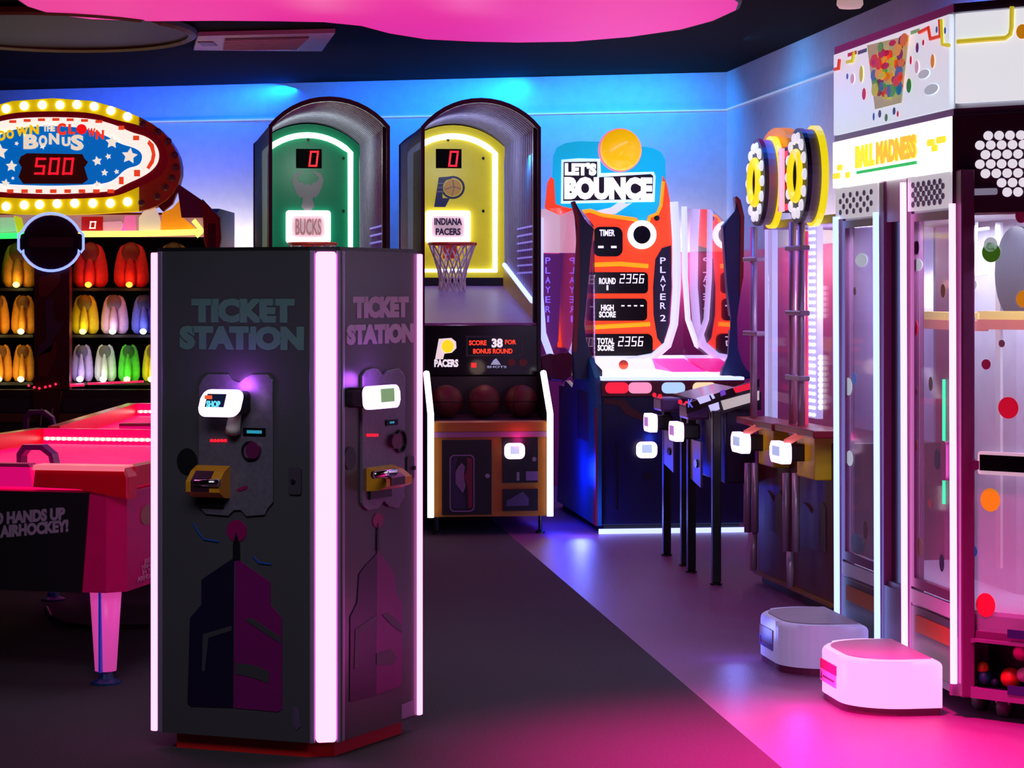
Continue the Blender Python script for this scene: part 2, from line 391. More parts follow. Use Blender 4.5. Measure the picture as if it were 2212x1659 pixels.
# card readers
def reader(F, parent, X0, Y0, X1, Y1, d0, d1, screen=None, scol=None, lean=0, neck=None, light=(190, 90, 255), power=0.5):
    """lit rounded shell in front of a dark housing"""
    a = F.p(X0, Y1, d0); b = F.p(X1, Y0, d0); h = b[1] - a[1]; wd = b[0] - a[0]
    hs = MB(F); hs.prism(rrect(a[0] + wd * .12, a[1] + h * .05, b[0] + wd * .02, b[1] - h * .08, h * .2), d0 + 0.012, d1); ho = hs.build('card_reader', BLACK, parent)
    sh = MB(F); o = rrect(a[0], a[1], b[0], b[1], h * .32); sh.prism([(x + lean * (z - a[1]), z) for x, z in o], d0, d0 + 0.014, 0.004); sh.build('reader_shell', READER_L, ho)
    sx0, sz0, sx1, sz1 = screen or (.2, .3, .72, .8)
    q = MB(F); o = [(a[0] + wd * sx0, a[1] + h * sz0), (a[0] + wd * sx1, a[1] + h * sz0), (a[0] + wd * sx1, a[1] + h * sz1), (a[0] + wd * sx0, a[1] + h * sz1)]
    q.prism([(x + lean * (z - a[1]), z) for x, z in o], d0 - 0.003, d0 + 0.001); q.build('reader_screen', scol or SCREEN, ho)
    if power:
        c = F.w((a[0] + b[0]) / 2 + wd * .25, d1 - 0.055, b[1] + h * .12); point('reader_glow', c, light, power, 0.03)
    return ho
SCRN_D = M('dark reader screen', (24, 30, 60), 0.2, 0, 0.5)
r1 = reader(FL, kiosk, 424, 842, 512, 900, -0.10, -0.010, (.16, .36, .62, .84), SCRN_D, 0.25, power=0.8)
m = MB(FL); m.textp('SHOP', 446, 866, 476, 880, -0.104, 0.002, 0.04); m.build('screen_text', M('cyan glow', (110, 220, 245), 0.5, 0, 0.9), r1)
m = MB(FL); m.rectp(442, 854, 458, 862, -0.104, 0.002); m.build('screen_icon', M('orange glow', (235, 90, 50), 0.5, 0, 0.8), r1)
m = MB(FL); q = [FL.p(*t_, -0.03) for t_ in ((516, 872), (512, 895), (505, 922), (502, 932))]
m.tube([(x, -0.05 + 0.008 * i, z) for i, (x, z) in enumerate(q)], 0.018, 10, r1=0.026); m.build('reader_neck', M('cream neck', (212, 210, 200), 0.45), r1, True)
r2 = reader(FR, kiosk, 792, 830, 866, 886, -0.10, -0.010, (.42, .28, .80, .86), M('green grey screen', (120, 165, 110), 0.3, 0, 0.7), -0.08, power=0.7)
BTN = M('plum button', (92, 22, 70), 0.3)
for F, leds, btn, spk, lock, mini in ((FL, (456, 486, 952), (545, 973, 15, 18), (404, 997, 22, 28), (623, 1010, 650, 1068), (525, 925, 573, 941)), (FR, (796, 816, 940), (857, 953, 10, 17), (757, 990, 12, 27), (880, 985, 895, 1036), (835, 905, 860, 920))):
    for k in range(5):
        m = MB(F); m.discp(leds[0] + (leds[1] - leds[0]) * k / 4, leds[2], 2.6 if F is FL else 1.6, 3.4, -0.015, 0.006, 10); m.build('indicator_light', RED_LED, kiosk)
    m = MB(F); m.discp(*btn, -0.026, 0.018); bo = m.build('button', BTN, kiosk)
    m = MB(F); c = F.p(btn[0], btn[1]); e = F.p(btn[0] + btn[2] * 1.2, btn[1]); rr = abs(e[0] - c[0]); m.frame(ell(c[0], c[1], rr, rr * 1.05), ell(c[0], c[1], rr * .84, rr * .9), -0.020, -0.009); m.build('bezel', BLACK, bo)
    m = MB(F); m.discp(*spk, -0.004, 0.004); m.build('speaker', BLACK, kiosk)
    m = MB(F); m.rectp(*lock, -0.008, 0.008, 0.008); lo = m.build('lock_plate', M('lock grey', (74, 64, 80), 0.4, 0.4), kiosk)
    c = F.p((lock[0] + lock[2]) / 2, (lock[1] + lock[3]) / 2); m = MB(F); m.disc(c[0], c[1], 0.007, 0.007, -0.016, -0.007); m.build('keyhole', BLACK, lo)
    m = MB(F); m.rectp(*mini, -0.014, 0.005); mi = m.build('display', BLACKG, kiosk)
    m = MB(F); m.rectp(mini[0] + 8, mini[1] + 5, mini[2] - 8, mini[3] - 5, -0.016, 0.002); m.build('display_line', M('cyan line', (40, 150, 175), 0.5, 0, 0.7), mi)
# ticket feeders
def feeder(F, X0, Y0, X1, Y1, rx0, rx1, ry):
    a = F.p(X0, Y1); b = F.p(X1, Y0); z0, z1 = a[1], b[1]; h = z1 - z0
    m = MB(F); m.prismx([(-0.01, z0 + h * .08), (-0.01, z1 - h * .05), (-0.05, z1 - h * .18), (-0.085, z0 + h * .55), (-0.085, z0 + h * .28), (-0.05, z0 + h * .12)], a[0], b[0])
    fo = m.build('ticket_feeder', YEL, kiosk)
    m = MB(F); m.prismx([(-0.052, z1 - h * .17), (-0.088, z0 + h * .58), (-0.088, z0 + h * .30), (-0.084, z0 + h * .28), (-0.084, z0 + h * .5), (-0.05, z1 - h * .25)], a[0] + (b[0] - a[0]) * .16, b[0] - (b[0] - a[0]) * .3); m.build('feeder_face', M('dark brown feeder face', (48, 26, 40), 0.3), fo)
    m = MB(F); c = F.p(rx0, ry, -0.085); e = F.p(rx1, ry, -0.085); m.tube([(c[0], -0.088, c[1]), (e[0], -0.088, c[1])], 0.013, 12); m.build('roller', CHROME, fo, True)
    m = MB(F); m.box(a[0] + .01, b[0] - .02, -0.02, -0.009, z0 - 0.02, z0 + .012); m.build('slot', BLACK, fo)
feeder(FL, 428, 1002, 500, 1080, 424, 474, 1042)
feeder(FR, 786, 1000, 842, 1066, 806, 850, 1026)
# tower decals
def decal(F, circ, spike, left, right, bars):
    m = MB(F); m.discp(*circ, -0.003, 0.003); m.build('decal', MAG, kiosk)
    for pts, mt in ((left, NAVY), (right, PURP)):
        m = MB(F); m.polyp(pts, -0.003, 0.003); m.build('decal', mt, kiosk)
    m = MB(F); m.polyp(spike, -0.005, 0.005); m.build('decal', BLACK, kiosk)
    for pts in bars:
        m = MB(F); m.polyp(pts, -0.005, 0.004); m.build('decal', GREYD, kiosk)
decal(FL, (511, 1147, 22, 23), [(503, 1210), (503, 1175), (510, 1150), (517, 1175), (518, 1210)],
      [(505, 1205), (435, 1252), (435, 1306), (410, 1335), (405, 1520), (412, 1526), (503, 1529)], [(508, 1205), (584, 1257), (584, 1306), (609, 1335), (609, 1532), (600, 1538), (504, 1529)],
      [[(528, 1338), (545, 1350), (606, 1390), (606, 1376), (545, 1336)], [(508, 1432), (545, 1436), (582, 1452), (580, 1476), (540, 1462), (508, 1456)], [(438, 1370), (500, 1352), (500, 1362), (450, 1378), (442, 1450), (436, 1450)]])
decal(FR, (817, 1124, 11, 18), [(814.5, 1190), (815, 1150), (817, 1130), (819, 1150), (819, 1190)],
      [(815, 1195), (790, 1222), (776, 1240), (772, 1302), (757, 1332), (756, 1516), (813, 1500)], [(815, 1190), (838, 1217), (853, 1237), (856, 1280), (869, 1302), (868, 1474), (862, 1484), (813, 1500)],
      [[(826, 1328), (840, 1324), (868, 1350), (868, 1366), (842, 1346)], [(814, 1412), (845, 1402), (858, 1420), (850, 1436), (814, 1436)], [(768, 1360), (812, 1330), (812, 1340), (778, 1372), (774, 1440), (766, 1445)]])
m = MB(FL); m.tubep([(418, 1130), (428, 1150), (440, 1165), (472, 1170)], -0.003, 0.003, 6); m.build('decal', M('blue line decal', (20, 70, 160), 0.4, 0, 0), kiosk)
m = MB(FL); m.tubep([(548, 1203), (560, 1216), (586, 1219)], -0.003, 0.003, 6); m.build('decal', _m['blue line decal'], kiosk)
m = MB(FL); m.polyp([(632, 1528), (646, 1528), (649, 1570), (640, 1578), (634, 1568)], -0.003, 0.003); m.build('sticker', M('mauve sticker', (86, 62, 96), 0.5), kiosk)
m = MB(FR); m.polyp([(869, 1523), (895, 1512), (895, 1545), (869, 1553)], -0.003, 0.003); m.build('sticker', M('pale sticker', (140, 110, 150), 0.5), kiosk)
m = MB(FL); m.polyp([(510, 1058), (520, 1052), (535, 1049), (533, 1056), (515, 1062)], -0.013, 0.003); m.build('decal', MAG, kiosk)

# ---------------------------------------------------------------- air hockey tables
def hockey(F, label, text=True):
    t = thing('air_hockey_table', F, label, 'air hockey table', 'air hockey tables')
    X0, X1, Y1 = -1.34, 0.04, 2.42
    PK = M('pink table body', (225, 14, 110), 0.3, 0, 0); RD = M('red rail', (240, 8, 40), 0.3, 0, 0)
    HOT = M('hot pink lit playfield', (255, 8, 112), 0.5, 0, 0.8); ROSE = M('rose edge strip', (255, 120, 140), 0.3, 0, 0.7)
    bodyp = lambda g: [(X0 + g, .06), (X0 + .06 + g, g), (X1 - .06 - g, g), (X1 - g, .06 + g), (X1 - g, Y1 - .06), (X1 - .06, Y1 - g), (X0 + .06, Y1 - g), (X0 + g, Y1 - .06)]
    m = MB(F); m.prismz(bodyp(0), 0.36, 0.745, 0.01); m.build('body', PK, t)
    m = MB(F); m.prismz(bodyp(0.03), 0.745, 0.757); m.build('playfield', HOT, t)
    # sculpted side rail swelling over the near right corner
    m = MB(F); m.prism([(-.30, .835), (X1 + .02, .835), (X1 + .035, .80), (X1 + .035, .715), (X1 - .02, .735), (-.12, .752), (-.31, .757)], -0.02, 0.07, 0.008); m.build('end_rail', RD, t)
    m = MB(F); m.prism([(-.305, .823), (X1 + .02, .823), (X1 + .02, .842), (-.305, .842)], -0.026, 0.072); m.build('edge_strip', ROSE, t)
    m = MB(F); m.prismx([(0.07, .757), (0.07, .835), (Y1, .835), (Y1, .757)], X1 - .03, X1 + .03); m.build('side_rail', RD, t)
    m = MB(F); m.prismx([(0.02, .757), (0.02, .83), (Y1, .83), (Y1, .757)], X0 - .02, X0 + .04); m.build('side_rail', RD, t)
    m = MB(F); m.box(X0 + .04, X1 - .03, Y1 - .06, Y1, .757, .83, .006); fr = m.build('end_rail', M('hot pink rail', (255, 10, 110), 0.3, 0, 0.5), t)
    m = MB(F); m.box(X0 + .05, X1 - .04, Y1 - .075, Y1 - .06, .775, .79); m.build('light_strip', M('warm led row', (255, 190, 170), 0.5, 0, 0.8), t)
    for k in range(44):
        x = X0 + .07 + k * (X1 - X0 - .14) / 43
        m = MB(F); m.sphere((x, Y1 - .078, .7825), .009, (1, .6, 1), 8, 6); m.build('led', WHITE_L, t)
    # clear goal guard at the near end
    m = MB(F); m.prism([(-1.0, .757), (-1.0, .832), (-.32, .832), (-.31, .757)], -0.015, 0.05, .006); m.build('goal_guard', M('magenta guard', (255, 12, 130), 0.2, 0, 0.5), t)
    m = MB(F); m.prism([(-1.0, .832), (-1.0, .845), (-.33, .845), (-.32, .832)], -0.015, 0.05); m.build('edge_strip', M('plum edge', (190, 40, 110), 0.4, 0, 0), t)
    gx = F.p(90, 960, 0.35)[0]
    q = [(gx - .085, .757), (gx - .085, .86), (gx - .06, .895), (gx + .02, .895), (gx + .065, .86), (gx + .09, .757)]
    qi = [(gx - .065, .757), (gx - .065, .85), (gx - .045, .875), (gx + .015, .875), (gx + .05, .85), (gx + .07, .757)]
    m = MB(F); m.frame(q, qi, 0.30, 0.36); gb = m.build('goal_arch', M('violet arch', (90, 10, 110), 0.25), t)
    for k in range(4):
        m = MB(F); m.sphere((gx - .02 + .018 * k, .31, .775 + .004 * (k % 2)), .010, (1, 1, 1), 8, 6); m.build('lamp', M('red orange lamp', (255, 70, 60), 0.5, 0, 1.2), gb)
    # banner on the near end
    m = MB(F); x0 = -1.30; m.prism([(x0, .368), (-.115, .360), (-.085, .738), (x0, .745)], -0.014, -0.002); bn = m.build('end_banner', M('black banner', (12, 8, 20), 0.5), t)
    if text:
        LW = M('grey white print', (150, 138, 160), 0.6)
        m = MB(F); m.textp('O HANDS UP', -14, 1103, 141, 1127, -0.014, 0.002, 0.06, skew=0.028); m.build('lettering', LW, bn)
        m = MB(F); m.textp('AIRHOCKEY!', 0, 1130, 148, 1154, -0.014, 0.002, 0.06, skew=0.03); m.build('lettering', LW, bn)
        S = Face(*F.w(X1, 0.06, 0).xy, math.degrees(F.a) + 90)
        m = MB(S); m.textp('JUST\nHANDS\nIN THE\nAIRHOCKEY', 296, 1198, 344, 1258, -0.002, 0.003, 0.03); m.build('lettering', M('pink print', (225, 120, 170), 0.6), t)
        m = MB(S); m.discp(318, 1112, 13, 25, -0.003, 0.003); m.build('sticker', M('tan round sticker', (170, 110, 80), 0.5), t)
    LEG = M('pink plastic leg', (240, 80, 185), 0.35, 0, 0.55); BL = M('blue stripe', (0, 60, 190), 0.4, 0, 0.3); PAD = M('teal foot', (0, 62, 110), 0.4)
    for lx, ly in ((-.062, .10), (-1.22, .10), (-.062, 2.3), (-1.22, 2.3)):
        g = MB(F); n = 10
        g._poly([(lx + .042 * math.cos(2 * math.pi * k / n), ly + .042 * math.sin(2 * math.pi * k / n), .05) for k in range(n)], [(lx + .064 * math.cos(2 * math.pi * k / n), ly + .06 * math.sin(2 * math.pi * k / n), .37) for k in range(n)])
        lg = g.build('leg', LEG, t, True)
        g = MB(F); g.prism([(lx - .004, .05), (lx + .004, .05), (lx + .004, .36), (lx - .004, .36)], ly - .064, ly - .03); g.build('stripe', BL, lg)
        g = MB(F); g.lathe([(.058, 0), (.058, .008), (.03, .02), (.02, .055)], lx, ly, 16); g.build('foot', PAD, lg)
    return t
FH = Face(at(232, 8.84) + .03, 8.75, -12)
hockey(FH, 'hot pink air hockey table with black banner, beside the ticket kiosk')
hockey(Face(-0.95, 11.5, 0), 'second pink air hockey table standing behind the near one', False)
point('playfield_glow', (-2.2, 10.0, 1.15), (255, 10, 120), 3.0, 0.2)
point('kiosk_strip_glow', (-1.34, 7.75, .62), (255, 70, 200), 2.2, .05)
point('kiosk_strip_glow', (-1.34, 7.75, 1.1), (255, 70, 200), 1.2, .05)
cb = MB(); cb.tube([(at(100, 10.9), 10.9, .012), (at(118, 10.7), 10.6, .012), (at(150, 10.4), 10.35, .012), (at(200, 10.3), 10.25, .012), (at(330, 10.3), 10.3, .012), (at(420, 10.2), 10.2, .012)], .010, 6)
tag(cb.build('cable', BLACK), 'thin black cable curving across the carpet behind hockey table leg', 'cable')

# ---------------------------------------------------------------- clown knock-down game
FC = Face(at(-260, 15.6), 15.6, 0)
clown = thing('clown_throwing_game', FC, 'clown knock-down game with yellow bulb marquee and shelves of lit dolls', 'arcade game')
MAROON = M('maroon wood', (120, 8, 24), 0.4); DKRED = M('dark red post', (66, 6, 16), 0.45)
def mir(h):                     # right half outline -> whole outline about x=113
    return h + [(226 - x, y) for x, y in h[::-1] if x != 113]
OUT = mir([(113, 212), (200, 218), (250, 232), (300, 252), (345, 282), (375, 318), (390, 355), (388, 390), (372, 420), (340, 445), (300, 456), (200, 462), (113, 465)])
RED = mir([(113, 240), (200, 243), (253, 260), (300, 270), (326, 282), (350, 304), (364, 335), (362, 362), (342, 385), (291, 408), (253, 424), (200, 428), (113, 431)])
WHT = mir([(113, 253), (200, 256), (253, 271), (286, 287), (318, 295), (338, 312), (346, 335), (340, 358), (316, 379), (266, 401), (248, 413), (190, 417), (113, 420)])
BLU = mir([(113, 272), (180, 276), (228, 292), (262, 312), (290, 319), (306, 329), (309, 342), (302, 358), (273, 364), (250, 388), (228, 397), (180, 400), (113, 402)])
def chaikin(P, it=2):
    for _ in range(it):
        Q = []
        for k in range(len(P)):
            a, b = P[k - 1], P[k]
            Q += [(a[0] * .75 + b[0] * .25, a[1] * .75 + b[1] * .25), (a[0] * .25 + b[0] * .75, a[1] * .25 + b[1] * .75)]
        P = Q
    return P
RED, WHT, BLU = chaikin(RED), chaikin(WHT), chaikin(BLU)
D = 0.0
m = MB(FC); m.polyp([p for p in OUT if -75 <= p[0] <= 300], D, .14, .004); mq = m.build('marquee', M('yellow marquee', (226, 196, 8), 0.4, 0, 0.55), clown)
for sg_ in (1, -1):
    pe = [(113 + sg_ * (x - 113), y) for x, y in [(300, 252), (325, 266), (346, 281), (363, 299), (377, 320), (386, 340), (390, 360), (390, 378), (385, 398), (375, 416), (360, 432), (340, 445), (320, 452), (300, 456)]]
    m = MB(FC); m.polyp(pe if sg_ == 1 else pe[::-1], D, .14, .004); m.build('marquee_end', M('unlit amber marquee end', (220, 140, 46), 0.4), mq)
m = MB(FC); m.prism(FC.pp(RED), D - .012, D); m.build('marquee_band', M('dark red band', (128, 4, 22), 0.35, 0, 0.25), mq)
m = MB(FC); m.prism(FC.pp(WHT), D - .020, D - .012); m.build('marquee_band', M('white band', (255, 244, 232), 0.4, 0, 0.95), mq)
m = MB(FC); m.prism(FC.pp(BLU), D - .026, D - .020); m.build('marquee_panel', M('blue star panel', (0, 112, 205), 0.4, 0, 0.7, 0.4, 1.2), mq)
dash = [(x, 262 - 6 * math.cos((x - 113) / 70.0) + 2) for x in range(20, 216, 31)] + [(300, 300, 1), (x_ := 330, 330, 2), (318, 366, 1), (268, 391, 1)]
DM = M('orange red dash', (238, 70, 36), 0.4, 0, 0.8)
DL = [(q[0], q[1] - 3, q[0] + 15, q[1] + 3) for q in dash[:7]] + [(x, 409, x + 14, 417) for x in range(15, 250, 31)]
DL += [(x - a / 2, y - b / 2, x + a / 2, y + b / 2) for x, y, a, b in ((262, 276, 12, 9), (294, 298, 13, 10), (296, 374, 13, 14), (262, 390, 10, 16))]
for q in DL: m = MB(FC); m.rectp(*q, D - .024, .004); m.build('marquee_dash', DM, mq)
m = MB(FC)
m.polyp([(322, 302), (332, 312), (336, 335), (332, 352), (322, 366), (316, 362), (326, 345), (328, 332), (324, 318), (318, 310)], D - .024, .004)
m.build('marquee_dash', DM, mq)
STAR = M('cream star', (250, 240, 222), 0.4, 0, 0.85)
for x, y, r in ((242, 307, 15), (280, 337, 18), (210, 348, 11), (234, 338, 7), (226, 373, 8), (252, 371, 6), (210, 398, 8), (25, 359, 13), (36, 310, 5), (0, 328, 18), (12, 396, 10), (28, 385, 4), (92, 316, 7)):
    c = FC.p(x, y, D - .026); m = MB(FC); m.prism(star(c[0], c[1], r * .0031, .5, 5, 90 + 20 * math.sin(x)), D - .030, D - .026); m.build('star', STAR, mq)
CR = M('cream lettering', (240, 226, 200), 0.5, 0, 0.85)
def arcword(letters, mt):
    for ch, x, y, wd, h in letters:
        m = MB(FC); m.textp(ch, x - wd / 2, y - h / 2, x + wd / 2, y + h / 2, D - .026, .008, .05); m.build('letter', mt, mq)
arcword([('D', 4, 293, 16, 22), ('O', 22, 290, 16, 20), ('W', 48, 284, 26, 20), ('N', 74, 280, 20, 20)], M('yellow letters', (252, 196, 10), 0.5, 0, 0.9))
arcword([('C', 133, 279, 20, 26), ('L', 155, 279, 14, 22), ('W', 198, 286, 16, 18), ('N', 216, 291, 18, 20)], M('red letters', (244, 56, 38), 0.5, 0, 0.9))
m = MB(FC); m.discp(176, 279, 11, 11, D - .036, .01); m.build('letter', M('red nose letter', (246, 20, 24), 0.3, 0, 0.9), mq)
arcword([('B', 67, 306, 32, 32), ('O', 93, 304, 18, 24), ('N', 117, 300, 22, 24), ('U', 143, 306, 18, 20), ('S', 167, 308, 28, 34)], CR)
arcword([('THE', 106, 277, 26, 14)], CR)
m = MB(FC); m.polyp([(45, 338), (58, 331), (178, 333), (182, 342), (190, 350), (182, 362), (190, 388), (178, 397), (50, 397), (40, 382), (47, 362), (40, 350)], D - .032, .006); sc = m.build('score_display', M('brown ticket display', (74, 22, 16), 0.4, 0, 0.2), mq)
m = MB(FC); m.digitsp('500', 76, 341, 158, 377, D - .034); m.build('digits', RED_LED, sc)
BULB = M('warm bulb', (255, 246, 225), 0.4, 0, 2.5); BULBO = M('unlit bulb', (120, 92, 90), 0.3)
for k, (x, y) in enumerate([(14, 235), (53, 229), (92, 227), (130, 227), (167, 226), (204, 230), (240, 239), (276, 252), (14, 446), (53, 443), (86, 442), (124, 440), (162, 439), (201, 439), (239, 439), (276, 436)]):
    c = FC.p(x, y, D); m = MB(FC); m.sphere((c[0], D - .012, c[1]), .030, (1, .7, 1), 12, 8); m.build('bulb', BULB, mq, True)
for x, y in ((308, 268), (342, 285), (364, 305), (378, 335), (380, 362), (372, 385), (358, 405), (340, 425), (306, 438)):
    c = FC.p(x, y, D); m = MB(FC); m.sphere((c[0], D - .012, c[1]), .024, (1, .7, 1), 12, 8); m.build('bulb', BULBO, mq, True, 'unlit bulb')
for x in (-25, -62): 
    for y in (238, 446):
        c = FC.p(x, y, D); m = MB(FC); m.sphere((c[0], D - .012, c[1]), .030, (1, .7, 1), 12, 8); m.build('bulb', BULB, mq, True)
# cabinet: back, sides, header, shelves
def rx(px, d): return FC.p(px, 600, d)[0]
xl, xr = rx(-226, .05), rx(452, .05)
zt = FC.p(0, 465, .05)[1]
m = MB(FC); m.box(xl, xr, 1.0, 1.06, 0.1, zt); m.build('back_panel', M('black back panel', (14, 10, 16), 0.7), clown)
for x in (xl - .04, xr):
    m = MB(FC); m.prismx([(-.02, 0), (1.06, 0), (1.06, zt + .05), (.2, zt + .05), (.02, 2.02), (-.02, 1.9)], x, x + .05); m.build('side_panel', DKRED, clown)
m = MB(FC); m.box(xl, xr, .12, 1.0, zt - .02, zt + .02); m.build('roof', MAROON, clown)
# painted header between marquee and neon
m = MB(FC); m.rectp(-160, 464, 445, 512, .10, .03); hd = m.build('header', M('pinkish painted header', (176, 130, 150), 0.5, 0, 0.4, 0.5, 3), clown)
for pts, col, nm in (([(300, 470), (330, 432), (345, 470), (350, 500), (300, 502)], (220, 210, 195), 'cream'), ([(345, 500), (350, 460), (372, 450), (390, 430), (395, 470), (430, 500)], (240, 150, 30), 'amber'),
                     ([(0, 470), (30, 470), (38, 500), (0, 502)], (160, 205, 175), 'mint'), ([(30, 466), (46, 470), (54, 500), (36, 502)], (205, 205, 30), 'lime'), ([(270, 466), (292, 466), (294, 502), (262, 502)], (225, 110, 190), 'pink'), ([(222, 480), (262, 478), (275, 502), (215, 502)], (206, 150, 190), 'lilac')):
    m = MB(FC); m.polyp(pts, .088, .01); m.build('painted_figure', M('header paint ' + nm, col, 0.5, 0, 0.55), hd)
m = MB(FC); m.rectp(176, 468, 222, 498, .08, .02); sb = m.build('score_box', M('red score box', (170, 16, 20), 0.4, 0, 0.4), hd)
m = MB(FC); m.digitsp('0', 194, 478, 207, 494, .078); m.build('digits', WHITE_LET, sb)
m = MB(FC); m.polyp([(330, 400), (352, 386), (384, 396), (384, 412), (372, 440), (352, 457), (336, 440)], .02, .06); m.build('curtain', MAROON, clown)
m = MB(FC); m.polyp([(436, 430), (474, 470), (477, 515), (470, 548), (448, 548), (440, 520)], .0, .06, .01); m.build('curtain', M('crimson curtain', (140, 4, 20), 0.5, 0, 0), clown)
m = MB(FC); m.polyp([(382, 396), (440, 436), (440, 470), (392, 470)], .03, .06); m.build('curtain', M('mauve curtain', (120, 70, 110), 0.6, 0, 0), clown)
YN = M('yellow neon', (255, 236, 90), 0.5, 0, 2.2); GN = M('green neon', (40, 230, 90), 0.5, 0, 2.0)
m = MB(FC); m.tubep([(150, 506), (300, 505), (432, 501)], .04, .020, 8); m.tubep([(418, 476), (438, 500), (424, 510)], .04, .016, 8); m.build('neon_arrow', YN, clown)
m = MB(FC); m.tubep([(-190, 512), (-60, 511), (70, 508)], .04, .020, 8); m.build('neon_arrow', GN, clown)
# round hanging sign
m = MB(FC); m.discp(110, 523, 62, 58, -.03, .05, 32); rs = m.build('round_sign', M('dark plum sign', (44, 18, 34), 0.3), clown)
m = MB(FC); m.rectp(44, 505, 178, 541, -.036, .05, .02); m.build('sign_band', M('black plum band', (36, 20, 30), 0.3), rs)
m = MB(FC); pts = [(110 + 66 * math.cos(R(a)), 523 - 62 * math.sin(R(a))) for a in range(25, 156, 10)] + [(44, 504), (40, 506), (40, 538), (46, 545), (50, 540)] + [(110 + 66 * math.cos(R(a)), 523 - 62 * math.sin(R(a))) for a in range(205, 336, 10)] + [(170, 540), (175, 545), (180, 538), (180, 506), (176, 503)]
m.tubep(pts, -.04, .009, 6, True); m.build('sign_neon', M('blue neon', (120, 140, 255), 0.5, 0, 2.0), rs)
m = MB(FC); m.rectp(62, 512, 158, 534, -.040, .004, .01); m.build('sign_print', M('grey plum print', (66, 44, 56), 0.4), rs)
# middle column
m = MB(FC); m.rectp(74, 575, 150, 845, .0, .10); mc = m.build('middle_column', M('oxblood column', (74, 6, 24), 0.4, 0, 0), clown)
for pts, c in (([(84, 598), (130, 590), (130, 610), (100, 640), (84, 640)], 'rust'), ([(122, 735), (122, 770), (102, 812), (82, 812), (82, 770)], 'rust'), ([(98, 646), (114, 646), (116, 690), (130, 700), (136, 696), (132, 712), (116, 730), (112, 758), (80, 770), (84, 745), (98, 738)], 'mauve')):
    m = MB(FC); m.polyp(pts, -.004, .004); m.build('column_decal', M('column ' + c, (104, 36, 10) if c == 'rust' else (72, 50, 78), 0.5), mc)
SH = M('black shelf', (26, 14, 18), 0.5)
shz = []
for y in (622, 723, 826):
    z = FC.p(0, y, .1)[1]; shz.append(z)
    m = MB(FC); m.box(xl, rx(70, .1), .12, 1.0, z - .02, z); m.build('shelf', SH, clown)
    m = MB(FC); m.box(rx(152, .1), xr, .12, 1.0, z - .02, z); m.build('shelf', SH, clown)
m = MB(FC); m.tubep([(135, 833), (182, 831)], .02, .010, 6); m.tubep([(190, 829), (310, 824)], .02, .007, 6); m.build('led_line', M('rose led line', (255, 30, 80), 0.5, 0, 1.4), clown)
for x, y in ((62, 833), (74, 837), (85, 839), (98, 836), (108, 834), (120, 830)):
    m = MB(FC); c = FC.p(x, y, -.01); m.sphere((c[0], -.01, c[1]), .009, (1, 1, 1), 8, 6); m.build('lamp', M('rose lamp', (255, 40, 80), 0.5, 0, 1.3), clown)
m = MB(FC); m.box(xl, xr, .0, 1.0, .1, FC.p(0, 842, .0)[1]); m.build('lower_cabinet', M('dark brown cabinet', (40, 22, 26), 0.5), clown)
for x0, x1 in ((-150, 66), (136, 430)):
    m = MB(FC); m.rectp(x0, 864, x1, 890, -.03, .03, .01); m.build('throw_shelf', M('dark slate pad', (46, 36, 54), 0.4), clown)
m = MB(FC); m.rectp(-150, 893, 430, 912, -.02, .02); m.build('kick_strip', M('amber brown strip', (92, 58, 30), 0.5), clown)
m = MB(FC); m.polyp([(70, 845), (132, 845), (126, 905), (74, 905)], -.05, .05); m.build('column_base', DKRED, clown)
for x in (87, 110):
    m = MB(FC); m.tubep([(x + 3, 882), (x, 920)], -.06, .008, 8); m.build('bracket', STEEL, clown)
m = MB(FC); m.box(xl, xr, .1, 1.0, 0, .1); m.build('plinth', BLACK, clown)
# lit fringe dolls on the shelves
def doll(px, row, col, hot, label, h=92, wd=58):
    y = .16; z0 = shz[row]
    x = FC.p(px, 700, y)[0]; X = FC.w(x, y, z0)
    base = Face(X.x, X.y, 0, z0)
    t = thing('fringe_doll', base, label, 'doll', 'lit fringe dolls on the clown game shelves')
    H, W = h * .00313, wd * .00313
    fm = M('doll fringe %d %d %d' % col, col, 0.7, 0, 0, 0.35, 40)
    for s in (-1, 0, 1):
        cx = s * W * .32; n = 12
        prof = [(.02, .012), (.30, .03), (.52, .14), (.54, .3), (.50, .55), (.44, .8), (.30, .94), (.03, 1.0)] if s else [(.02, .012), (.2, .03), (.34, .12), (.36, .3), (.24, .55), (.12, .72), (.02, .76)]
        m = MB(base); rings = []
        for r, zz in prof:
            k_ = 1 - .36 * abs(s) * max(0, zz - .45) / .55
            rings.append((r * W * .5, zz * H, cx * k_))
        rr = []
        for r, z, c in rings:
            rr.append([m.bm.verts.new((c + r * (1 + .12 * (k % 2)) * math.cos(2 * math.pi * k / 20), (-.03 if s == 0 else 0.02) + r * .8 * (1 + .12 * (k % 2)) * math.sin(2 * math.pi * k / 20), z)) for k in range(20)])
        for A_, B_ in zip(rr, rr[1:]):
            for k in range(20):
                j = (k + 1) % 20; m.bm.faces.new((A_[k], A_[j], B_[j], B_[k]))
        m.bm.faces.new(rr[0][::-1]); m.bm.faces.new(rr[-1])
        m.build('fringe', fm, t, True)
    m = MB(base); m.sphere((0, .0, H * .80), W * .34, (1, .8, 1.1), 14, 10); m.build('head', M('doll head ' + str(col), tuple(int(v * .5) for v in col), 0.7), t, True)
    m = MB(base); m.sphere((0, -.075, .022), .020, (1.2, .8, 1), 12, 8); m.build('base_light', M('doll bulb %d %d %d' % hot, hot, 0.5, 0, 2.5), t, True)
    o = point('doll_glow', X + Vector((0, -.12, .03)), hot, 0.5, 0.03)
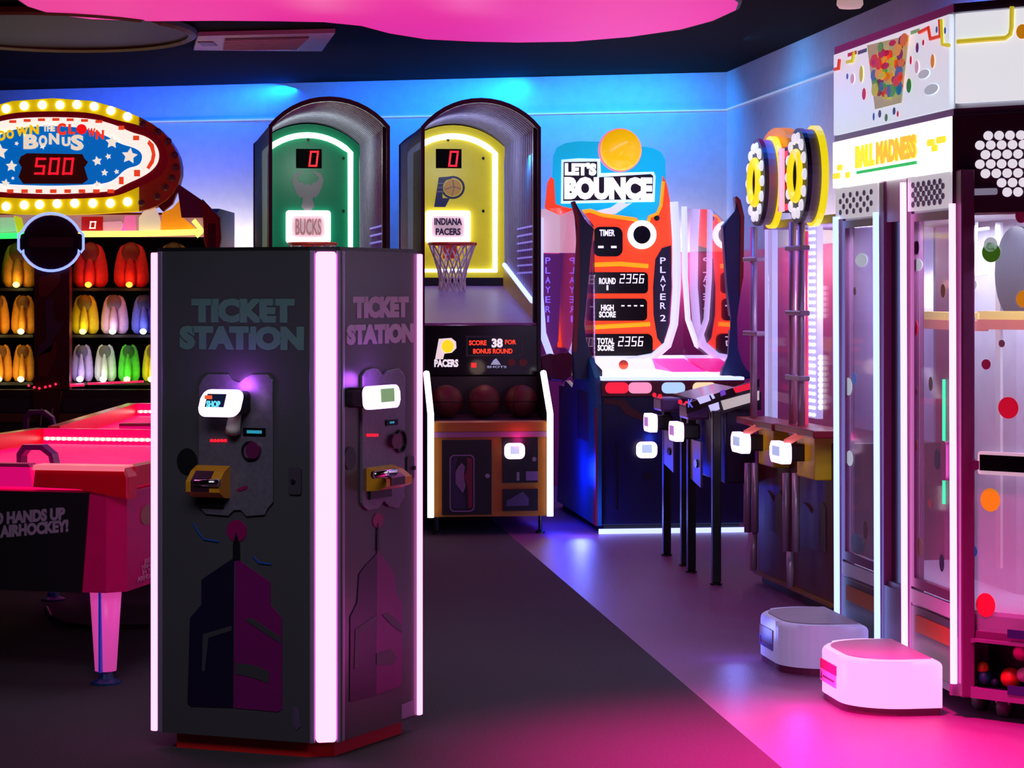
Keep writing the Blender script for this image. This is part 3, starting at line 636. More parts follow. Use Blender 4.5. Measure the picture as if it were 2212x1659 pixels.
OY, RDc, YL, WP, BLc, LV, WG, GRc = (255, 150, 30), (255, 30, 40), (255, 205, 20), (250, 190, 235), (110, 120, 255), (190, 170, 255), (215, 235, 215), (90, 225, 60)
doll(40, 0, OY, (255, 230, 120), 'amber lit doll on the top shelf left of the dark red column', 96, 62)
doll(195, 0, RDc, (255, 150, 50), 'red lit doll on the top shelf next to the dark red column', 96, 62)
doll(283, 0, RDc, (255, 150, 50), 'red lit doll on the top shelf, the one farther from the column', 96, 62)
doll(375, 0, (140, 90, 60), (160, 100, 70), 'dim brown doll on the top shelf peeping over the kiosk top', 96, 62)
doll(-6, 1, OY, (255, 225, 120), 'orange lit doll on the middle shelf cut by the left frame edge', 86, 42)
doll(50, 1, OY, (255, 235, 150), 'orange lit doll on the middle shelf just left of the column', 86, 44)
doll(183, 1, YL, (255, 245, 120), 'yellow lit doll on the middle shelf right of the column', 86, 49)
doll(247, 1, WP, (255, 240, 250), 'white and pink lit doll on the middle shelf', 86, 49)
doll(313, 1, BLc, (190, 200, 255), 'blue lit doll on the middle shelf beside the kiosk edge', 86, 49)
doll(2, 2, OY, (255, 240, 160), 'orange lit doll on the bottom shelf at the left frame edge', 82, 39)
doll(50, 2, OY, (255, 240, 160), 'orange lit doll on the bottom shelf just left of the column', 82, 39)
doll(177, 2, LV, (235, 225, 255), 'lavender lit doll on the bottom shelf right of the column', 82, 39)
doll(227, 2, WG, (250, 250, 235), 'white lit doll on the bottom shelf between lavender and green ones', 82, 39)
doll(278, 2, GRc, (150, 255, 130), 'green lit doll on the bottom shelf', 82, 39)
doll(330, 2, YL, (255, 245, 140), 'yellow lit doll on the bottom shelf touching the kiosk edge', 82, 39)

# ---------------------------------------------------------------- basketball hoop machines
def arch(x0, x1, z0, zs, zt_, n=14):
    """outline: legs to zs, shallow arch to zt_"""
    cx, hw, h = (x0 + x1) / 2, (x1 - x0) / 2, zt_ - zs
    Rr = (hw * hw + h * h) / (2 * h); a = math.asin(hw / Rr)
    top = [(cx + Rr * math.sin(a - 2 * a * i / n), zt_ - Rr + Rr * math.cos(a - 2 * a * i / n)) for i in range(n + 1)]
    return [(x1, z0)] + top + [(x0, z0)]
HO, HW = (-.514, 14.2), .767
HOOP_OFF = {}
def hoop(F, label, board_rgb, glow_rgb, deer):
    t = thing('basketball_machine', F, label, 'basketball machine', 'basketball hoop machines')
    ZS, ZT = 2.55, 2.735
    dA, dB = .50, 2.36
    GB = M('black cage', (16, 13, 20), 0.5); WEB = M('grey mesh wall', (140, 132, 155), 0.6)
    # front arch frame
    o = arch(0, HW, .66, ZS, ZT); i_ = arch(.022, HW - .022, .66, ZS - .012, ZT - .03)
    m = MB(F); m.frame(o, i_, dA, dA + .05); m.build('front_arch', GB, t)
    o2 = arch(0, HW, .66, ZS, ZT - .02); i2 = arch(.02, HW - .02, .66, ZS - .012, ZT - .045)
    m = MB(F); m.frame(o2, i2, dB, dB + .05); m.build('rear_arch', GB, t)
    # mesh tunnel: side walls and curved roof of ribs
    m = MB(F); m.box(HW - .014, HW - .006, dA + .05, dB, 1.0, ZS); m.build('cage_wall', glass('cage mesh', (165, 155, 185), .25, .5), t)
    m = MB(F); m.box(.006, .014, dA + .05, dB, 1.0, ZS); m.build('cage_wall', glass('outer cage mesh', (40, 36, 48), .18, .6), t)
    m = MB(F); oo = arch(.008, HW - .008, .66, ZS - .004, ZT - .018)[1:-1]
    top = [(x, z) for x, z in oo]; m.prism(top + [(x, z - .006) for x, z in top[::-1]], dA + .05, dB); m.build('cage_roof', WEB, t)
    m = MB(F)
    for k in range(20):
        y = dA + .09 + k * (dB - dA - .12) / 19
        m.tube([(x, y, z - .012) for x, z in top], .003, 4)
        m.tube([(HW - .018, y, 1.3), (HW - .018, y + .08, ZS)], .0035, 4)
    m.build('cage_netting', M('pale netting', (176, 168, 190), 0.7), t)
    # backboard
    bz0 = 1.60; bt = arch(.015, HW - .015, bz0, 2.535, 2.69)
    m = MB(F); m.prism(bt, dB - .05, dB); bb = m.build('backboard', M('backboard %d' % board_rgb[0], board_rgb, 0.35, 0, 0.10 if deer else 0.35), t)
    pts = arch(.075, HW - .085, bz0 + .05, 2.49, 2.61)
    m = MB(F); m.tube([(x, dB - .065, z) for x, z in pts], .020, 8, True); m.build('light_outline', M('outline light %d' % glow_rgb[0], glow_rgb, 0.5, 0, 2.6), bb)
    P = lambda X, Y: F.p(X, Y, dB - .05)
    dx = HOOP_OFF.get(label[:6], 0)
    q = lambda X, Y: (X + dx, Y)
    def rect(X0, Y0, X1, Y1, d, th, nm, mt, par, r=0):
        m = MB(F); m.rectp(X0 + dx, Y0, X1 + dx, Y1, d, th, r); return m.build(nm, mt, par)
    e = dB - .05
    ds = rect(942, 322, 997, 363, e - .012, .012, 'score_display', M('matte black', (8, 6, 10), 0.8, spec=.1), bb)
    m = MB(F); m.digitsp('0', 970 + dx, 326, 989 + dx, 360, e - .014); m.build('digits', RED_LED, ds)
    # lit target box with print
    a = F.p(920 + dx, 525, e - .02); b = F.p(1016 + dx, 455, e - .02)
    m = MB(F); m.frame(rrect(a[0], a[1], b[0], b[1], .02), rrect(a[0] + .038, a[1] + .038, b[0] - .038, b[1] - .038, .008), e - .03, e - .001); m.build('target_frame', WHITE_L, bb)
    tp = rect(931, 466, 1005, 514, e - .010, .008, 'target_panel', M('pale pink panel', (214, 180, 190), 0.5, 0, 0.45), bb)
    m = MB(F)
    if deer: m.textp('BUCKS', 940 + dx, 472, 996 + dx, 508, e - .012, .004, .02); m.build('lettering', M('rose print', (190, 130, 140), 0.5, 0, .3), tp)
    else:
        m.textp('INDIANA', 938 + dx, 471, 998 + dx, 486, e - .012, .004, .04); m.build('lettering', M('navy print', (60, 30, 80), 0.5), tp); m = MB(F); m.textp('PACERS', 941 + dx, 493, 995 + dx, 508, e - .012, .004, .04); m.build('lettering', M('navy print', (60, 30, 80), 0.5), tp)
    GRY = M('grey silver emblem', (150, 140, 150), 0.4, 0, 0)
    if deer:
        for s in (-1, 1):
            x0 = 967
            f_ = lambda pts: [(x0 + dx + s * a_, b_) for a_, b_ in pts]
            m = MB(F); m.polyp(f_([(9, 402), (14, 396), (22, 390), (24, 384), (12, 372), (14, 369), (30, 376), (34, 390), (30, 404), (24, 418), (16, 428), (10, 422)]), e - .006, .006); m.build('emblem', GRY, bb)
        m = MB(F); m.polyp([(x0 + dx - 15, 392), (x0 + dx - 6, 400), (x0 + dx, 396), (x0 + dx + 6, 400), (x0 + dx + 15, 392), (x0 + dx + 18, 415), (x0 + dx + 10, 430), (x0 + dx + 14, 446), (x0 + dx + 4, 458), (x0 + dx, 462), (x0 + dx - 4, 458), (x0 + dx - 14, 446), (x0 + dx - 10, 430), (x0 + dx - 18, 415)], e - .008, .008); m.build('emblem', GRY, bb)
    else:
        NV = M('navy emblem', (22, 24, 90), 0.4, 0, 0)
        m = MB(F)
        c = F.p(978 + dx, 405, e); r_ = abs(F.p(1004 + dx, 405, e)[0] - c[0])
        m.frame(ell(c[0], c[1], r_, r_ * .95), ell(c[0], c[1], r_ * .82, r_ * .78), e - .008, e - .001)
        m.polyp([q(948, 383), (978 + dx, 381), (976 + dx, 386), (955 + dx, 392), (956 + dx, 428), (972 + dx, 428), (962 + dx, 447), (938 + dx, 447)], e - .007, .006); m.build('emblem', NV, bb)
        m = MB(F); m.discp(978 + dx, 405, 19, 18, e - .009, .004); m.build('emblem', M('ochre emblem ball', (205, 150, 50), 0.4, 0, .2), bb)
        m = MB(F)
        for k in range(3): m.rectp(946 + dx - k, 395 + 9 * k, 960 + dx, 397 + 9 * k, e - .010, .003)
        m.tubep([(960 + dx, 410), (978 + dx, 403), (996 + dx, 408)], e - .011, .003, 5); m.tubep([(978 + dx, 388), (981 + dx, 405), (976 + dx, 423)], e - .011, .003, 5); m.build('emblem', GRY, bb)
    m = MB(F)
    for X, Y in ((968, 302), (1044, 342), (1044, 456)): m.discp(X + dx, Y, 3, 3.5, e - .006, .006, 10)
    m.build('bolts', BLACK, bb)
    # rim and net
    ce = F.p(977 + dx, 527, e - .2); RR = .165
    ring = [(ce[0] + RR * math.cos(R(a)), e - .2 + RR * math.sin(R(a)), ce[1]) for a in range(0, 360, 15)]
    m = MB(F); m.tube(ring, .012, 8, True); m.box(ce[0] - .05, ce[0] + .05, e - .05, e, ce[1] - .10, ce[1] + .01); rm = m.build('rim', M('red rim', (240, 60, 40), 0.4, 0, 0), t)
    m = MB(F); n = 12; lev = [(1.0, 0), (.8, -.09), (.62, -.18), (.54, -.26), (.58, -.34)]
    for k in range(n):
        for s in (-1, 1):
            m.tube([(ce[0] + RR * f_ * math.cos(2 * math.pi * (k + s * .5 * j) / n), e - .2 + RR * f_ * math.sin(2 * math.pi * (k + s * .5 * j) / n), ce[1] + dz) for j, (f_, dz) in enumerate(lev)], .006, 4)
    m.build('net', M('pale net cord', (226, 200, 215), 0.7, 0, 0), rm)
    # inside ramp, lilac, and yellow wing with light bar on the right
    m = MB(F); m.prismx([(.55, 1.30), (dB - .02, 1.55), (dB - .02, 1.53), (.55, 1.28)], .02, HW - .02); m.build('ball_ramp', M('lilac ramp', (150, 110, 190), 0.4, 0, 0), t)
    m = MB(F); m.box(.03, HW - .03, dB - .08, dB - .05, 1.545, 1.60); m.build('backboard_base', M('dark navy base', (18, 20, 44), 0.4), t)
    for s, xx in ((1, HW - .03), (0, .022)):
        m = MB(F); m.prismx([(.60, 1.30), (dB - .1, 1.53), (dB - .1, 1.70), (.60, 1.40)], xx, xx + .008); m.build('side_wing', M('yellow wing', (220, 180, 60), 0.4, 0, 0), t)
        if s:
            m = MB(F); pt = [F.p(1080 + dx, 566, 2.0), F.p(1160 + dx, 650, .62)]
            m.tube([(xx - .012, 2.1, 1.69), (xx - .012, .62, 1.44)], .016, 8); m.build('light_bar', BLUEW_L, t)
            m = MB(F); m.prismx([(.56, .66), (.56, ZS), (.60, ZS), (.60, .66)], xx - .012, xx + .02); m.build('side_post', GB, t)
    for k in range(7):
        m = MB(F); m.box(HW - .028, HW - .020, .62, 1.5, 1.62 + .05 * k, 1.632 + .05 * k); m.build('side_slat', M('violet slat', (130, 110, 225), 0.5, 0, .5), t)
    # console with displays
    yC = .52
    m = MB(F); a = F.p(920 + dx, 812, yC); b = F.p(1160 + dx, 702, yC); m.box(.012, HW - .012, yC, yC + .12, a[1], b[1], .006); co = m.build('console', BLACKG, t)
    def prt(X0, Y0, X1, Y1, nm, mt, dep=.006): m = MB(F); m.rectp(X0 + dx, Y0, X1 + dx, Y1, yC - dep, dep); return m.build(nm, mt, co)
    sc_ = prt(1007, 725, 1130, 770, 'message_display', M('display bezel', (40, 38, 50), 0.3))
    m = MB(F); m.rectp(1011 + dx, 729, 1126 + dx, 766, yC - .008, .003); m.build('display_glass', BLACKG, sc_)
    ORL = M('orange red led text', (255, 60, 30), 0.5, 0, 1.3)
    for wd_, bx_ in (('SCORE', (1013, 735, 1051, 746)), ('FOR', (1091, 734, 1115, 744)), ('BONUS ROUND', (1022, 753, 1107, 764))):
        m = MB(F); m.textp(wd_, bx_[0] + dx, bx_[1], bx_[2] + dx, bx_[3], yC - .008, .003, .03); m.build('led_text', ORL, sc_)
    m = MB(F); m.textp('38', 1062 + dx, 731, 1086 + dx, 751, yC - .008, .003, .05); m.build('led_text', WHITE_LET, sc_)
    m = MB(F); m.rectp(1018 + dx, 784, 1029 + dx, 794, yC - .008, .008); m.build('button', M('red lit square', (255, 40, 40), 0.5, 0, 1.0), co)
    for X in (1105, 1130):
        m = MB(F); m.discp(X + dx, 783, 9, 8, yC - .010, .010); m.build('button', M('dim red button', (110, 16, 20), 0.4), co)
    m = MB(F); m.polyp([(1060 + dx, 788), (1066 + dx, 778), (1072 + dx, 774), (1078 + dx, 782), (1082 + dx, 788)], yC - .006, .006); m.textp('SHOTS', 1052 + dx, 790, 1094 + dx, 795, yC, .004, .02); m.build('logo_print', M('pale blue print', (165, 180, 215), 0.5, 0, .5), co)
    # small emblem and word on console
    m = MB(F); m.polyp([(948 + dx, 732), (975 + dx, 730), (985 + dx, 738), (986 + dx, 752), (976 + dx, 762), (960 + dx, 764), (957 + dx, 776), (940 + dx, 776)], yC - .005, .005); m.build('emblem', M('white emblem', (235, 230, 230), 0.5, 0, .7), co)
    m = MB(F); m.discp(967 + dx, 748, 13, 14, yC - .009, .004); m.build('emblem', M('green lit emblem' if deer else 'yellow lit emblem', (40, 170, 90) if deer else (245, 215, 30), 0.5, 0, .9), co)
    m = MB(F); m.textp('BUCKS' if deer else 'PACERS', 938 + dx, 776, 990 + dx, 793, yC, .004, .05); m.build('lettering', WHITE_LET, co)
    # front cabinet with ball tray
    OCH = M('ochre cabinet', (168, 106, 28), 0.4, 0, 0)
    zt2 = F.p(1050 + dx, 893, 0)[1]; z0 = .115
    zl = F.p(1050 + dx, 925, 0)[1]
    for x in (0.0, HW - .03):
        m = MB(F); m.prismx([(.0, z0), (.0, zt2), (.30, zt2 + .24), (.56, zt2 + .24), (.56, z0)], x, x + .03); m.build('side_panel', M('black side panel', (18, 14, 26), 0.4), t)
    m = MB(F); m.box(.03, HW - .03, .012, .50, z0, zl - .02); cab = m.build('cabinet', OCH, t)
    m = MB(F); m.prismx([(.0, zl - .02), (.0, zl + .035), (.03, zl + .045), (.03, zl - .02)], .03, HW - .03); m.build('ledge', OCH, t)
    m = MB(F); m.prismx([(.012, zl - .02), (.03, zl + .01), (.50, zl + .06), (.50, zl - .02)], .03, HW - .03); m.build('ball_tray', M('grey tray', (96, 88, 108), 0.35, .2), t)
    m = MB(F); m.box(.03, HW - .03, .004, .014, zl - .055, zl - .022); m.build('lilac_band', M('lilac band', (150, 100, 140), 0.35), t)
    for x in (.014, HW - .014):
        m = MB(F); m.tube([(x, -.014, z0), (x, -.014, zt2), (x, .29, zt2 + .24)], .020, 8); m.build('light_bar', WHITE_L, t)
    m = MB(F); m.rectp(955 + dx, 950, 1062 + dx, 1112, -.002, .013); dr = m.build('door', BLACK, t)
    NB = M('dim navy emblem', (40, 30, 70), 0.4); NR = M('dim red emblem', (110, 14, 44), 0.4); NW = M('dim white emblem', (120, 100, 135), 0.4)
    a = F.p(971 + dx, 1106, -.002); b = F.p(1025 + dx, 982, -.002)
    m = MB(F); m.frame(rrect(a[0], a[1], b[0], b[1], .03), rrect(a[0] + .008, a[1] + .008, b[0] - .008, b[1] - .008, .024), -.008, -.001); m.build('emblem', NW, dr)
    m = MB(F); m.polyp([(975 + dx, 990), (990 + dx, 986), (984 + dx, 1010), (982 + dx, 1040), (1004 + dx, 1075), (1006 + dx, 1100), (975 + dx, 1098)], -.006, .004); m.build('emblem', NB, dr)
    m = MB(F); m.polyp([(1008 + dx, 988), (1020 + dx, 990), (1020 + dx, 1096), (1012 + dx, 1098), (1010 + dx, 1050), (1002 + dx, 1030), (1010 + dx, 1012)], -.006, .004); m.build('emblem', NR, dr)
    m = MB(F); m.polyp([(990 + dx, 1008), (998 + dx, 1000), (1004 + dx, 1008), (1002 + dx, 1030), (1006 + dx, 1050), (1000 + dx, 1066), (984 + dx, 1044), (984 + dx, 1020)], -.008, .005); m.build('emblem', NW, dr)
    m = MB(F); m.discp(1053 + dx, 1028, 5, 5, -.012, .012, 14); m.build('lock', STEEL, dr)
    m = MB(F); m.rectp(1086 + dx, 945, 1162 + dx, 1043, -.002, .013); cd = m.build('coin_door', BLACK, t)
    reader(F, cd, 1090 + dx, 957, 1134 + dx, 992, -.05, -.001, (.28, .32, .72, .82), SCREEN, 0, light=(255, 40, 150), power=.5)
    m = MB(F); m.rectp(1116 + dx, 1020, 1122 + dx, 1038, -.006, .006); m.build('slot', STEEL, cd)
    m = MB(F); m.rectp(1136 + dx, 1018, 1162 + dx, 1038, -.006, .006); m.build('sticker', M('grey sticker', (110, 90, 120), 0.5), cd)
    m = MB(F); m.discp(1154 + dx, 992, 5, 5, -.010, .010, 14); m.build('lock', STEEL, cd)
    m = MB(F); m.rectp(1086 + dx, 1056, 1162 + dx, 1104, -.002, .013); ld = m.build('lower_door', BLACK, t)
    m = MB(F); m.polyp([(1094 + dx, 1082), (1118 + dx, 1068), (1130 + dx, 1062), (1142 + dx, 1076), (1142 + dx, 1092), (1094 + dx, 1094)], -.006, .004); m.build('decal', M('slate decal', (70, 66, 88), 0.5), ld)
    for x in (.06, HW - .06):
        for y in (.10, 2.2):
            m = MB(F); m.lathe([(.03, 0), (.03, .012), (.012, .02), (.012, z0)], x, y, 12); m.build('foot', BLACK, t)
    m = MB(F); m.box(.02, HW - .02, .56, dB + .05, z0, 1.28); m.build('rear_cabinet', M('black rear cabinet', (16, 14, 24), 0.5), t)
    m = MB(F); m.box(.03, HW - .03, .49, .56, z0, zl + .30); m.build('tray_back', M('dark tray back', (30, 24, 36), 0.5), t)
    # interior lamp of the cage
    c = F.w(HW * .5, 1.5, 2.42); point('cage_lamp', c, glow_rgb, 6.0, .08)
    c = F.w(HW * .5, .3, zl + .35); point('tray_lamp', c, (255, 215, 190), 0.2, .05)
    # loose balls in the tray
    for k, x in enumerate((.145, .383, .62)):
        w_ = F.w(x, .34, 0); zz = zl + .045 + .106
        b_ = MB(Face(w_.x, w_.y, 30 * k, zz)); b_.sphere((0, 0, 0), .103, (1, 1, 1), 24, 16)
        bo = thing('basketball', Face(w_.x, w_.y, 30 * k, zz), 'dark red basketball in the %s hoop machine tray, %s' % ('green' if deer else 'yellow', ('leftmost of three', 'in the middle', 'rightmost of three')[k]), 'basketball', 'basketballs in the trays')
        b_.build('ball', M('dark red rubber', (84, 18, 24), 0.6, bump=.1, scale=120), bo, True)
        s_ = MB(Face(w_.x, w_.y, 30 * k, zz))
        s_.tube([(.103 * math.cos(R(a)), .103 * math.sin(R(a)), 0) for a in range(0, 360, 12)], .003, 5, True); s_.tube([(.103 * math.cos(R(a)), 0, .103 * math.sin(R(a))) for a in range(0, 360, 12)], .003, 5, True); s_.build('seam', BLACK, bo)
    return t
u7 = (math.cos(R(7.1)), math.sin(R(7.1)))
FP = Face(HO[0], HO[1], 7.1)
FQ = Face(HO[0] - .944 * u7[0], HO[1] - .944 * u7[1], 9.3)
HOOP_OFF['green '] = -302
hoop(FP, 'yellow backboard basketball hoop machine with ochre cabinet, fully in view', (214, 196, 40), (205, 215, 255), False)
hoop(FQ, 'green backboard basketball hoop machine rising behind the ticket kiosk', (0, 128, 90), (225, 255, 235), True)

# ---------------------------------------------------------------- bouncing ball game
FB = Face(at(1300, 14.34), 14.34, 7.1)
bounce = thing('ball_bounce_game', FB, 'blue ball bouncing game with orange score board and round yellow ball on top', 'arcade game')
BW = .90; dS = 1.85
CYAN = M('cyan lit panel', (0, 168, 212), 0.4, 0, .8, .3, 2); ORG = M('orange red lit board', (246, 62, 22), 0.4, 0, .85, .35, 2.2); AMB = M('amber lit rim', (255, 150, 10), 0.4, 0, .95)
LAV = M('lavender lit frame', (200, 205, 255), 0.4, 0, .95); DKB = M('deep blue cabinet', (10, 18, 62), 0.35); TEAL = M('teal side', (14, 84, 120), 0.35); CRIM = M('crimson trim', (120, 8, 24), 0.4)
m = MB(FB); m.polyp([(1197, 335), (1204, 318), (1222, 309), (1250, 305), (1330, 307), (1410, 320), (1428, 328), (1437, 345), (1442, 500), (1186, 500), (1192, 440)], dS - .02, .05); tp = m.build('top_panel', CYAN, bounce)
m = MB(FB); c = FB.p(1340, 324, dS - .05); r = 45 * .00324; m.sphere((c[0], dS - .07, c[1]), r, (1, .6, 1), 28, 18); m.build('topper_ball', M('orange topper ball', (255, 190, 15), 0.2, 0, .75), tp, True)
m = MB(FB); m.frame(ell(c[0], c[1], r * 1.05, r * 1.05), ell(c[0], c[1], r * .96, r * .96), dS - .05, dS - .02); m.build('ball_ring', M('rose ring', (255, 110, 150), 0.4, 0, .9), tp)
BK = M('plum black outline', (34, 8, 28), 0.4)
m = MB(FB); m.polyp([(1218, 350), (1290, 349), (1290, 383), (1406, 376), (1411, 380), (1409, 430), (1300, 432), (1217, 434)], dS - .034, .014); so = m.build('sign_backing', BK, tp)
m = MB(FB); m.polyp([(1213, 345), (1250, 342), (1296, 343), (1298, 374), (1412, 371), (1416, 380), (1414, 436), (1300, 438), (1212, 440)], dS - .026, .006); m.build('sign_halo', M('pale halo', (205, 235, 250), 0.4, 0, .95), tp)
m = MB(FB); m.textp("LET'S", 1220, 352, 1288, 379, dS - .034, .006, .07); m.build('lettering', M('white sign letters', (255, 250, 250), 0.5, 0, 1.3), so); m = MB(FB); m.textp('BOUNCE', 1219, 383, 1409, 431, dS - .034, .006, .07); m.build('lettering', M('white sign letters', (255, 250, 250), 0.5, 0, 1.3), so)
m = MB(FB); m.polyp([(1290, 462), (1330, 452), (1350, 440), (1352, 434), (1340, 434), (1320, 448), (1286, 456)], dS - .026, .006); m.polyp([(1350, 440), (1366, 438), (1330, 462), (1284, 464), (1310, 456)], dS - .027, .006); m.build('sign_tail', LAV, tp)
m = MB(FB); m.polyp([(1178, 446), (1183, 395), (1190, 382), (1197, 388), (1200, 440), (1215, 446), (1255, 455), (1375, 470), (1388, 487), (1398, 480), (1401, 466), (1420, 458), (1427, 440), (1433, 380), (1441, 400), (1450, 450), (1453, 540), (1448, 650), (1436, 735), (1424, 752), (1410, 757), (1404, 735), (1258, 745), (1252, 757), (1205, 750), (1212, 600), (1222, 470), (1180, 452)], dS - .05, .03); sb = m.build('score_board', ORG, bounce)
e = dS - .05
for pts, dy, r_ in (([(1256, 458), (1275, 455), (1300, 464), (1372, 474), (1384, 488)], .004, .014), ([(1400, 482), (1404, 468), (1420, 462), (1428, 444), (1433, 392)], .004, .012), ([(1262, 708), (1330, 704), (1404, 700)], .002, .016), ([(1280, 572), (1340, 570), (1400, 575)], .002, .016)):
    m = MB(FB); m.tubep(pts, e - dy, r_, 6); m.build('board_rim', AMB, sb)
for X0, Y0, X1, Y1, r_ in ((1281, 490, 1345, 554, .05), (1262, 588, 1400, 634, .03), (1264, 645, 1398, 693, .03), (1250, 721, 1410, 769, .04)):
    m = MB(FB); m.rectp(X0, Y0, X1, Y1, e - .012, .012, r_); dp = m.build('display', BLACKG, sb)
    if Y0 == 490:
        m = MB(FB); m.rectp(1292, 531, 1304, 536, e - .015, .003); m.build('digits', WHITE_LET, dp); m = MB(FB); m.rectp(1320, 531, 1332, 536, e - .015, .003); m.build('digits', WHITE_LET, dp); m = MB(FB); m.textp('TIMER', 1295, 496, 1328, 510, e - .012, .003, .03)
    elif Y0 == 588:
        m = MB(FB); m.digitsp('8', 1272, 594, 1284, 614, e - .012); m.build('digits', WHITE_LET, dp)
        m = MB(FB); m.textp('1', 1310, 616, 1314, 627, e - .012, .003, .03); m.build('digits', WHITE_LET, dp)
        m = MB(FB); m.digitsp('2356', 1339, 592, 1391, 612, e - .012); m.build('digits', WHITE_LET, dp)
        m = MB(FB); m.textp('ROUND', 1294, 600, 1330, 614, e - .012, .003, .04)
    elif Y0 == 645:
        m = MB(FB); m.textp('-', 1273, 661, 1284, 664, e - .012, .003); m.build('digits', WHITE_LET, dp)
        m = MB(FB); m.textp('- - - -', 1342, 659, 1390, 662, e - .012, .003); m.build('digits', WHITE_LET, dp)
        m = MB(FB); m.textp('HIGH\nSCORE', 1294, 658, 1330, 686, e - .012, .003, .04)
    else:
        m = MB(FB); m.digitsp('30', 1258, 729, 1281, 749, e - .012); m.build('digits', WHITE_LET, dp)
        m = MB(FB); m.digitsp('2356', 1336, 727, 1389, 748, e - .012); m.build('digits', WHITE_LET, dp)
        m = MB(FB); m.textp('TOTAL\nSCORE', 1290, 730, 1327, 758, e - .012, .003, .04)
    m.build('display_text', WHITE_LET, dp)
c = FB.p(1387, 507, e - .02); rr = 31 * .00324
m = MB(FB); m.frame(ell(c[0], c[1], rr, rr, 28), ell(c[0], c[1], rr * .64, rr * .64, 28), e - .03, e - .001); tg = m.build('target_ring', M('white ring light', (225, 240, 255), 0.4, 0, 1.6), sb)
m = MB(FB); m.disc(c[0], c[1], rr * .62, rr * .62, e - .012, e - .002); m.build('target_hole', BLACKG, tg)
m = MB(FB); m.discp(1419, 471, 6, 6, e - .008, .008); m.build('board_hole', BLACKG, sb)
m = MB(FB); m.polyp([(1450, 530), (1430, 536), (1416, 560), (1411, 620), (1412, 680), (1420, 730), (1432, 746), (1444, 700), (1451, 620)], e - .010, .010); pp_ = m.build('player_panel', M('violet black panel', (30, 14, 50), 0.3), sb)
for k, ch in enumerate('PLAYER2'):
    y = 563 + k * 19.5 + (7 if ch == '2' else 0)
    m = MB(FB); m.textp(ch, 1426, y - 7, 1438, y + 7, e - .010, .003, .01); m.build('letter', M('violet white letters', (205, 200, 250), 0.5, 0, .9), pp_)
# lit frame curving into the playfield
m = MB(FB); m.tubep([(1456, 436), (1461, 520), (1462, 620), (1456, 700), (1442, 745), (1410, 772), (1330, 786), (1280, 788)], dS - .09, .030, 8); m.tubep([(1478, 446), (1480, 600), (1486, 690), (1505, 745), (1540, 772)], dS - .5, .020, 8); m.tubep([(1166, 470), (1166, 640), (1172, 720), (1190, 770), (1230, 785)], dS - .09, .026, 8); m.build('lit_frame', LAV, bounce)
zP = FB.p(1400, 815, .1)[1]
m = MB(FB); m.box(.02, BW - .02, .10, dS - .03, zP - .03, zP); m.build('playfield', M('warm white playfield', (255, 246, 232), 0.4, 0, 1.4), bounce)
m = MB(FB); m.prismx([(1.0, zP), (dS - .1, zP), (dS - .1, zP + .07), (1.5, zP + .04)], BW - .26, BW - .03); m.build('side_deflector', M('magenta deflector', (255, 20, 160), 0.4, 0, .8), bounce)
m = MB(FB); m.prismx([(dS - .25, zP), (dS - .03, zP), (dS - .03, zP + .09), (dS - .08, zP + .08)], .0, BW - .02); m.build('back_curve', M('pale lilac curve', (225, 225, 250), 0.4, 0, .95), bounce)
m = MB(FB); m.polyp([(1166, 452), (1222, 448), (1224, 470), (1218, 546), (1166, 546)], e + .0, .02); m.build('wing_reflection', M('pale pink reflection', (236, 190, 195), 0.4, 0, .55, .1, 2), bounce)  # reflection in the left side wall, put into glowing coloured panels
m = MB(FB); m.polyp([(1168, 548), (1218, 548), (1214, 640), (1206, 738), (1190, 762), (1172, 735), (1166, 640)], e - .0, .02); wp = m.build('wing_reflection', M('violet reflection', (110, 40, 110), 0.35, 0, .35), bounce)
for k, ch in enumerate('PLAYER1'):  # lettering seen in that reflection, modelled as glowing letters
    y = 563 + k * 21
    m = MB(FB); m.textp(ch, 1178 + (4 if ch == '1' else 0), y - 7, 1189 - (3 if ch == '1' else 0), y + 7, e - .0, .003, .01); m.build('letter', M('violet reflected letters', (140, 110, 250), 0.5, 0, .8), wp)
# clear mirror-like side walls
SW = glass('clear side wall', (240, 190, 215), .30, .02, 1.0)
m = MB(FB); m.prismx([(.30, zP), (dS - .02, zP), (dS - .02, zP + 1.12), (.9, zP + 1.08), (.34, zP + .95)], BW - .02, BW - .012); m.build('side_wall', SW, bounce)
m = MB(FB); m.prismx([(.30, zP), (dS - .02, zP), (dS - .02, zP + 1.12), (.9, zP + 1.08), (.34, zP + .95)], .0, .008); m.build('side_wall', SW, bounce)
# arms
dAr = .35
m = MB(FB); m.polyp([(1236, 436), (1243, 434), (1256, 470), (1284, 495), (1276, 545), (1268, 640), (1262, 700), (1262, 735), (1276, 775), (1302, 800), (1302, 822), (1240, 822), (1238, 760), (1242, 700), (1243, 600), (1248, 520), (1245, 470)], dAr - .05, .07, .012); m.build('arm', M('midnight blue arm', (10, 26, 66), 0.35, 0, 0), bounce)
m = MB(FB); m.polyp([(1236, 436), (1240, 434), (1252, 470), (1252, 640), (1246, 760), (1238, 760), (1242, 640), (1246, 490)], dAr - .06, .02); m.build('arm_edge', CRIM, bounce)
m = MB(FB); m.polyp([(1588, 426), (1592, 424), (1598, 432), (1606, 468), (1606, 590), (1592, 690), (1590, 755), (1600, 785), (1622, 806), (1622, 818), (1558, 818), (1562, 798), (1576, 772), (1579, 690), (1571, 620), (1562, 488), (1592, 456)], dAr - .05, .07, .012); m.build('arm', M('royal blue arm', (8, 44, 110), 0.35, 0, 0), bounce)
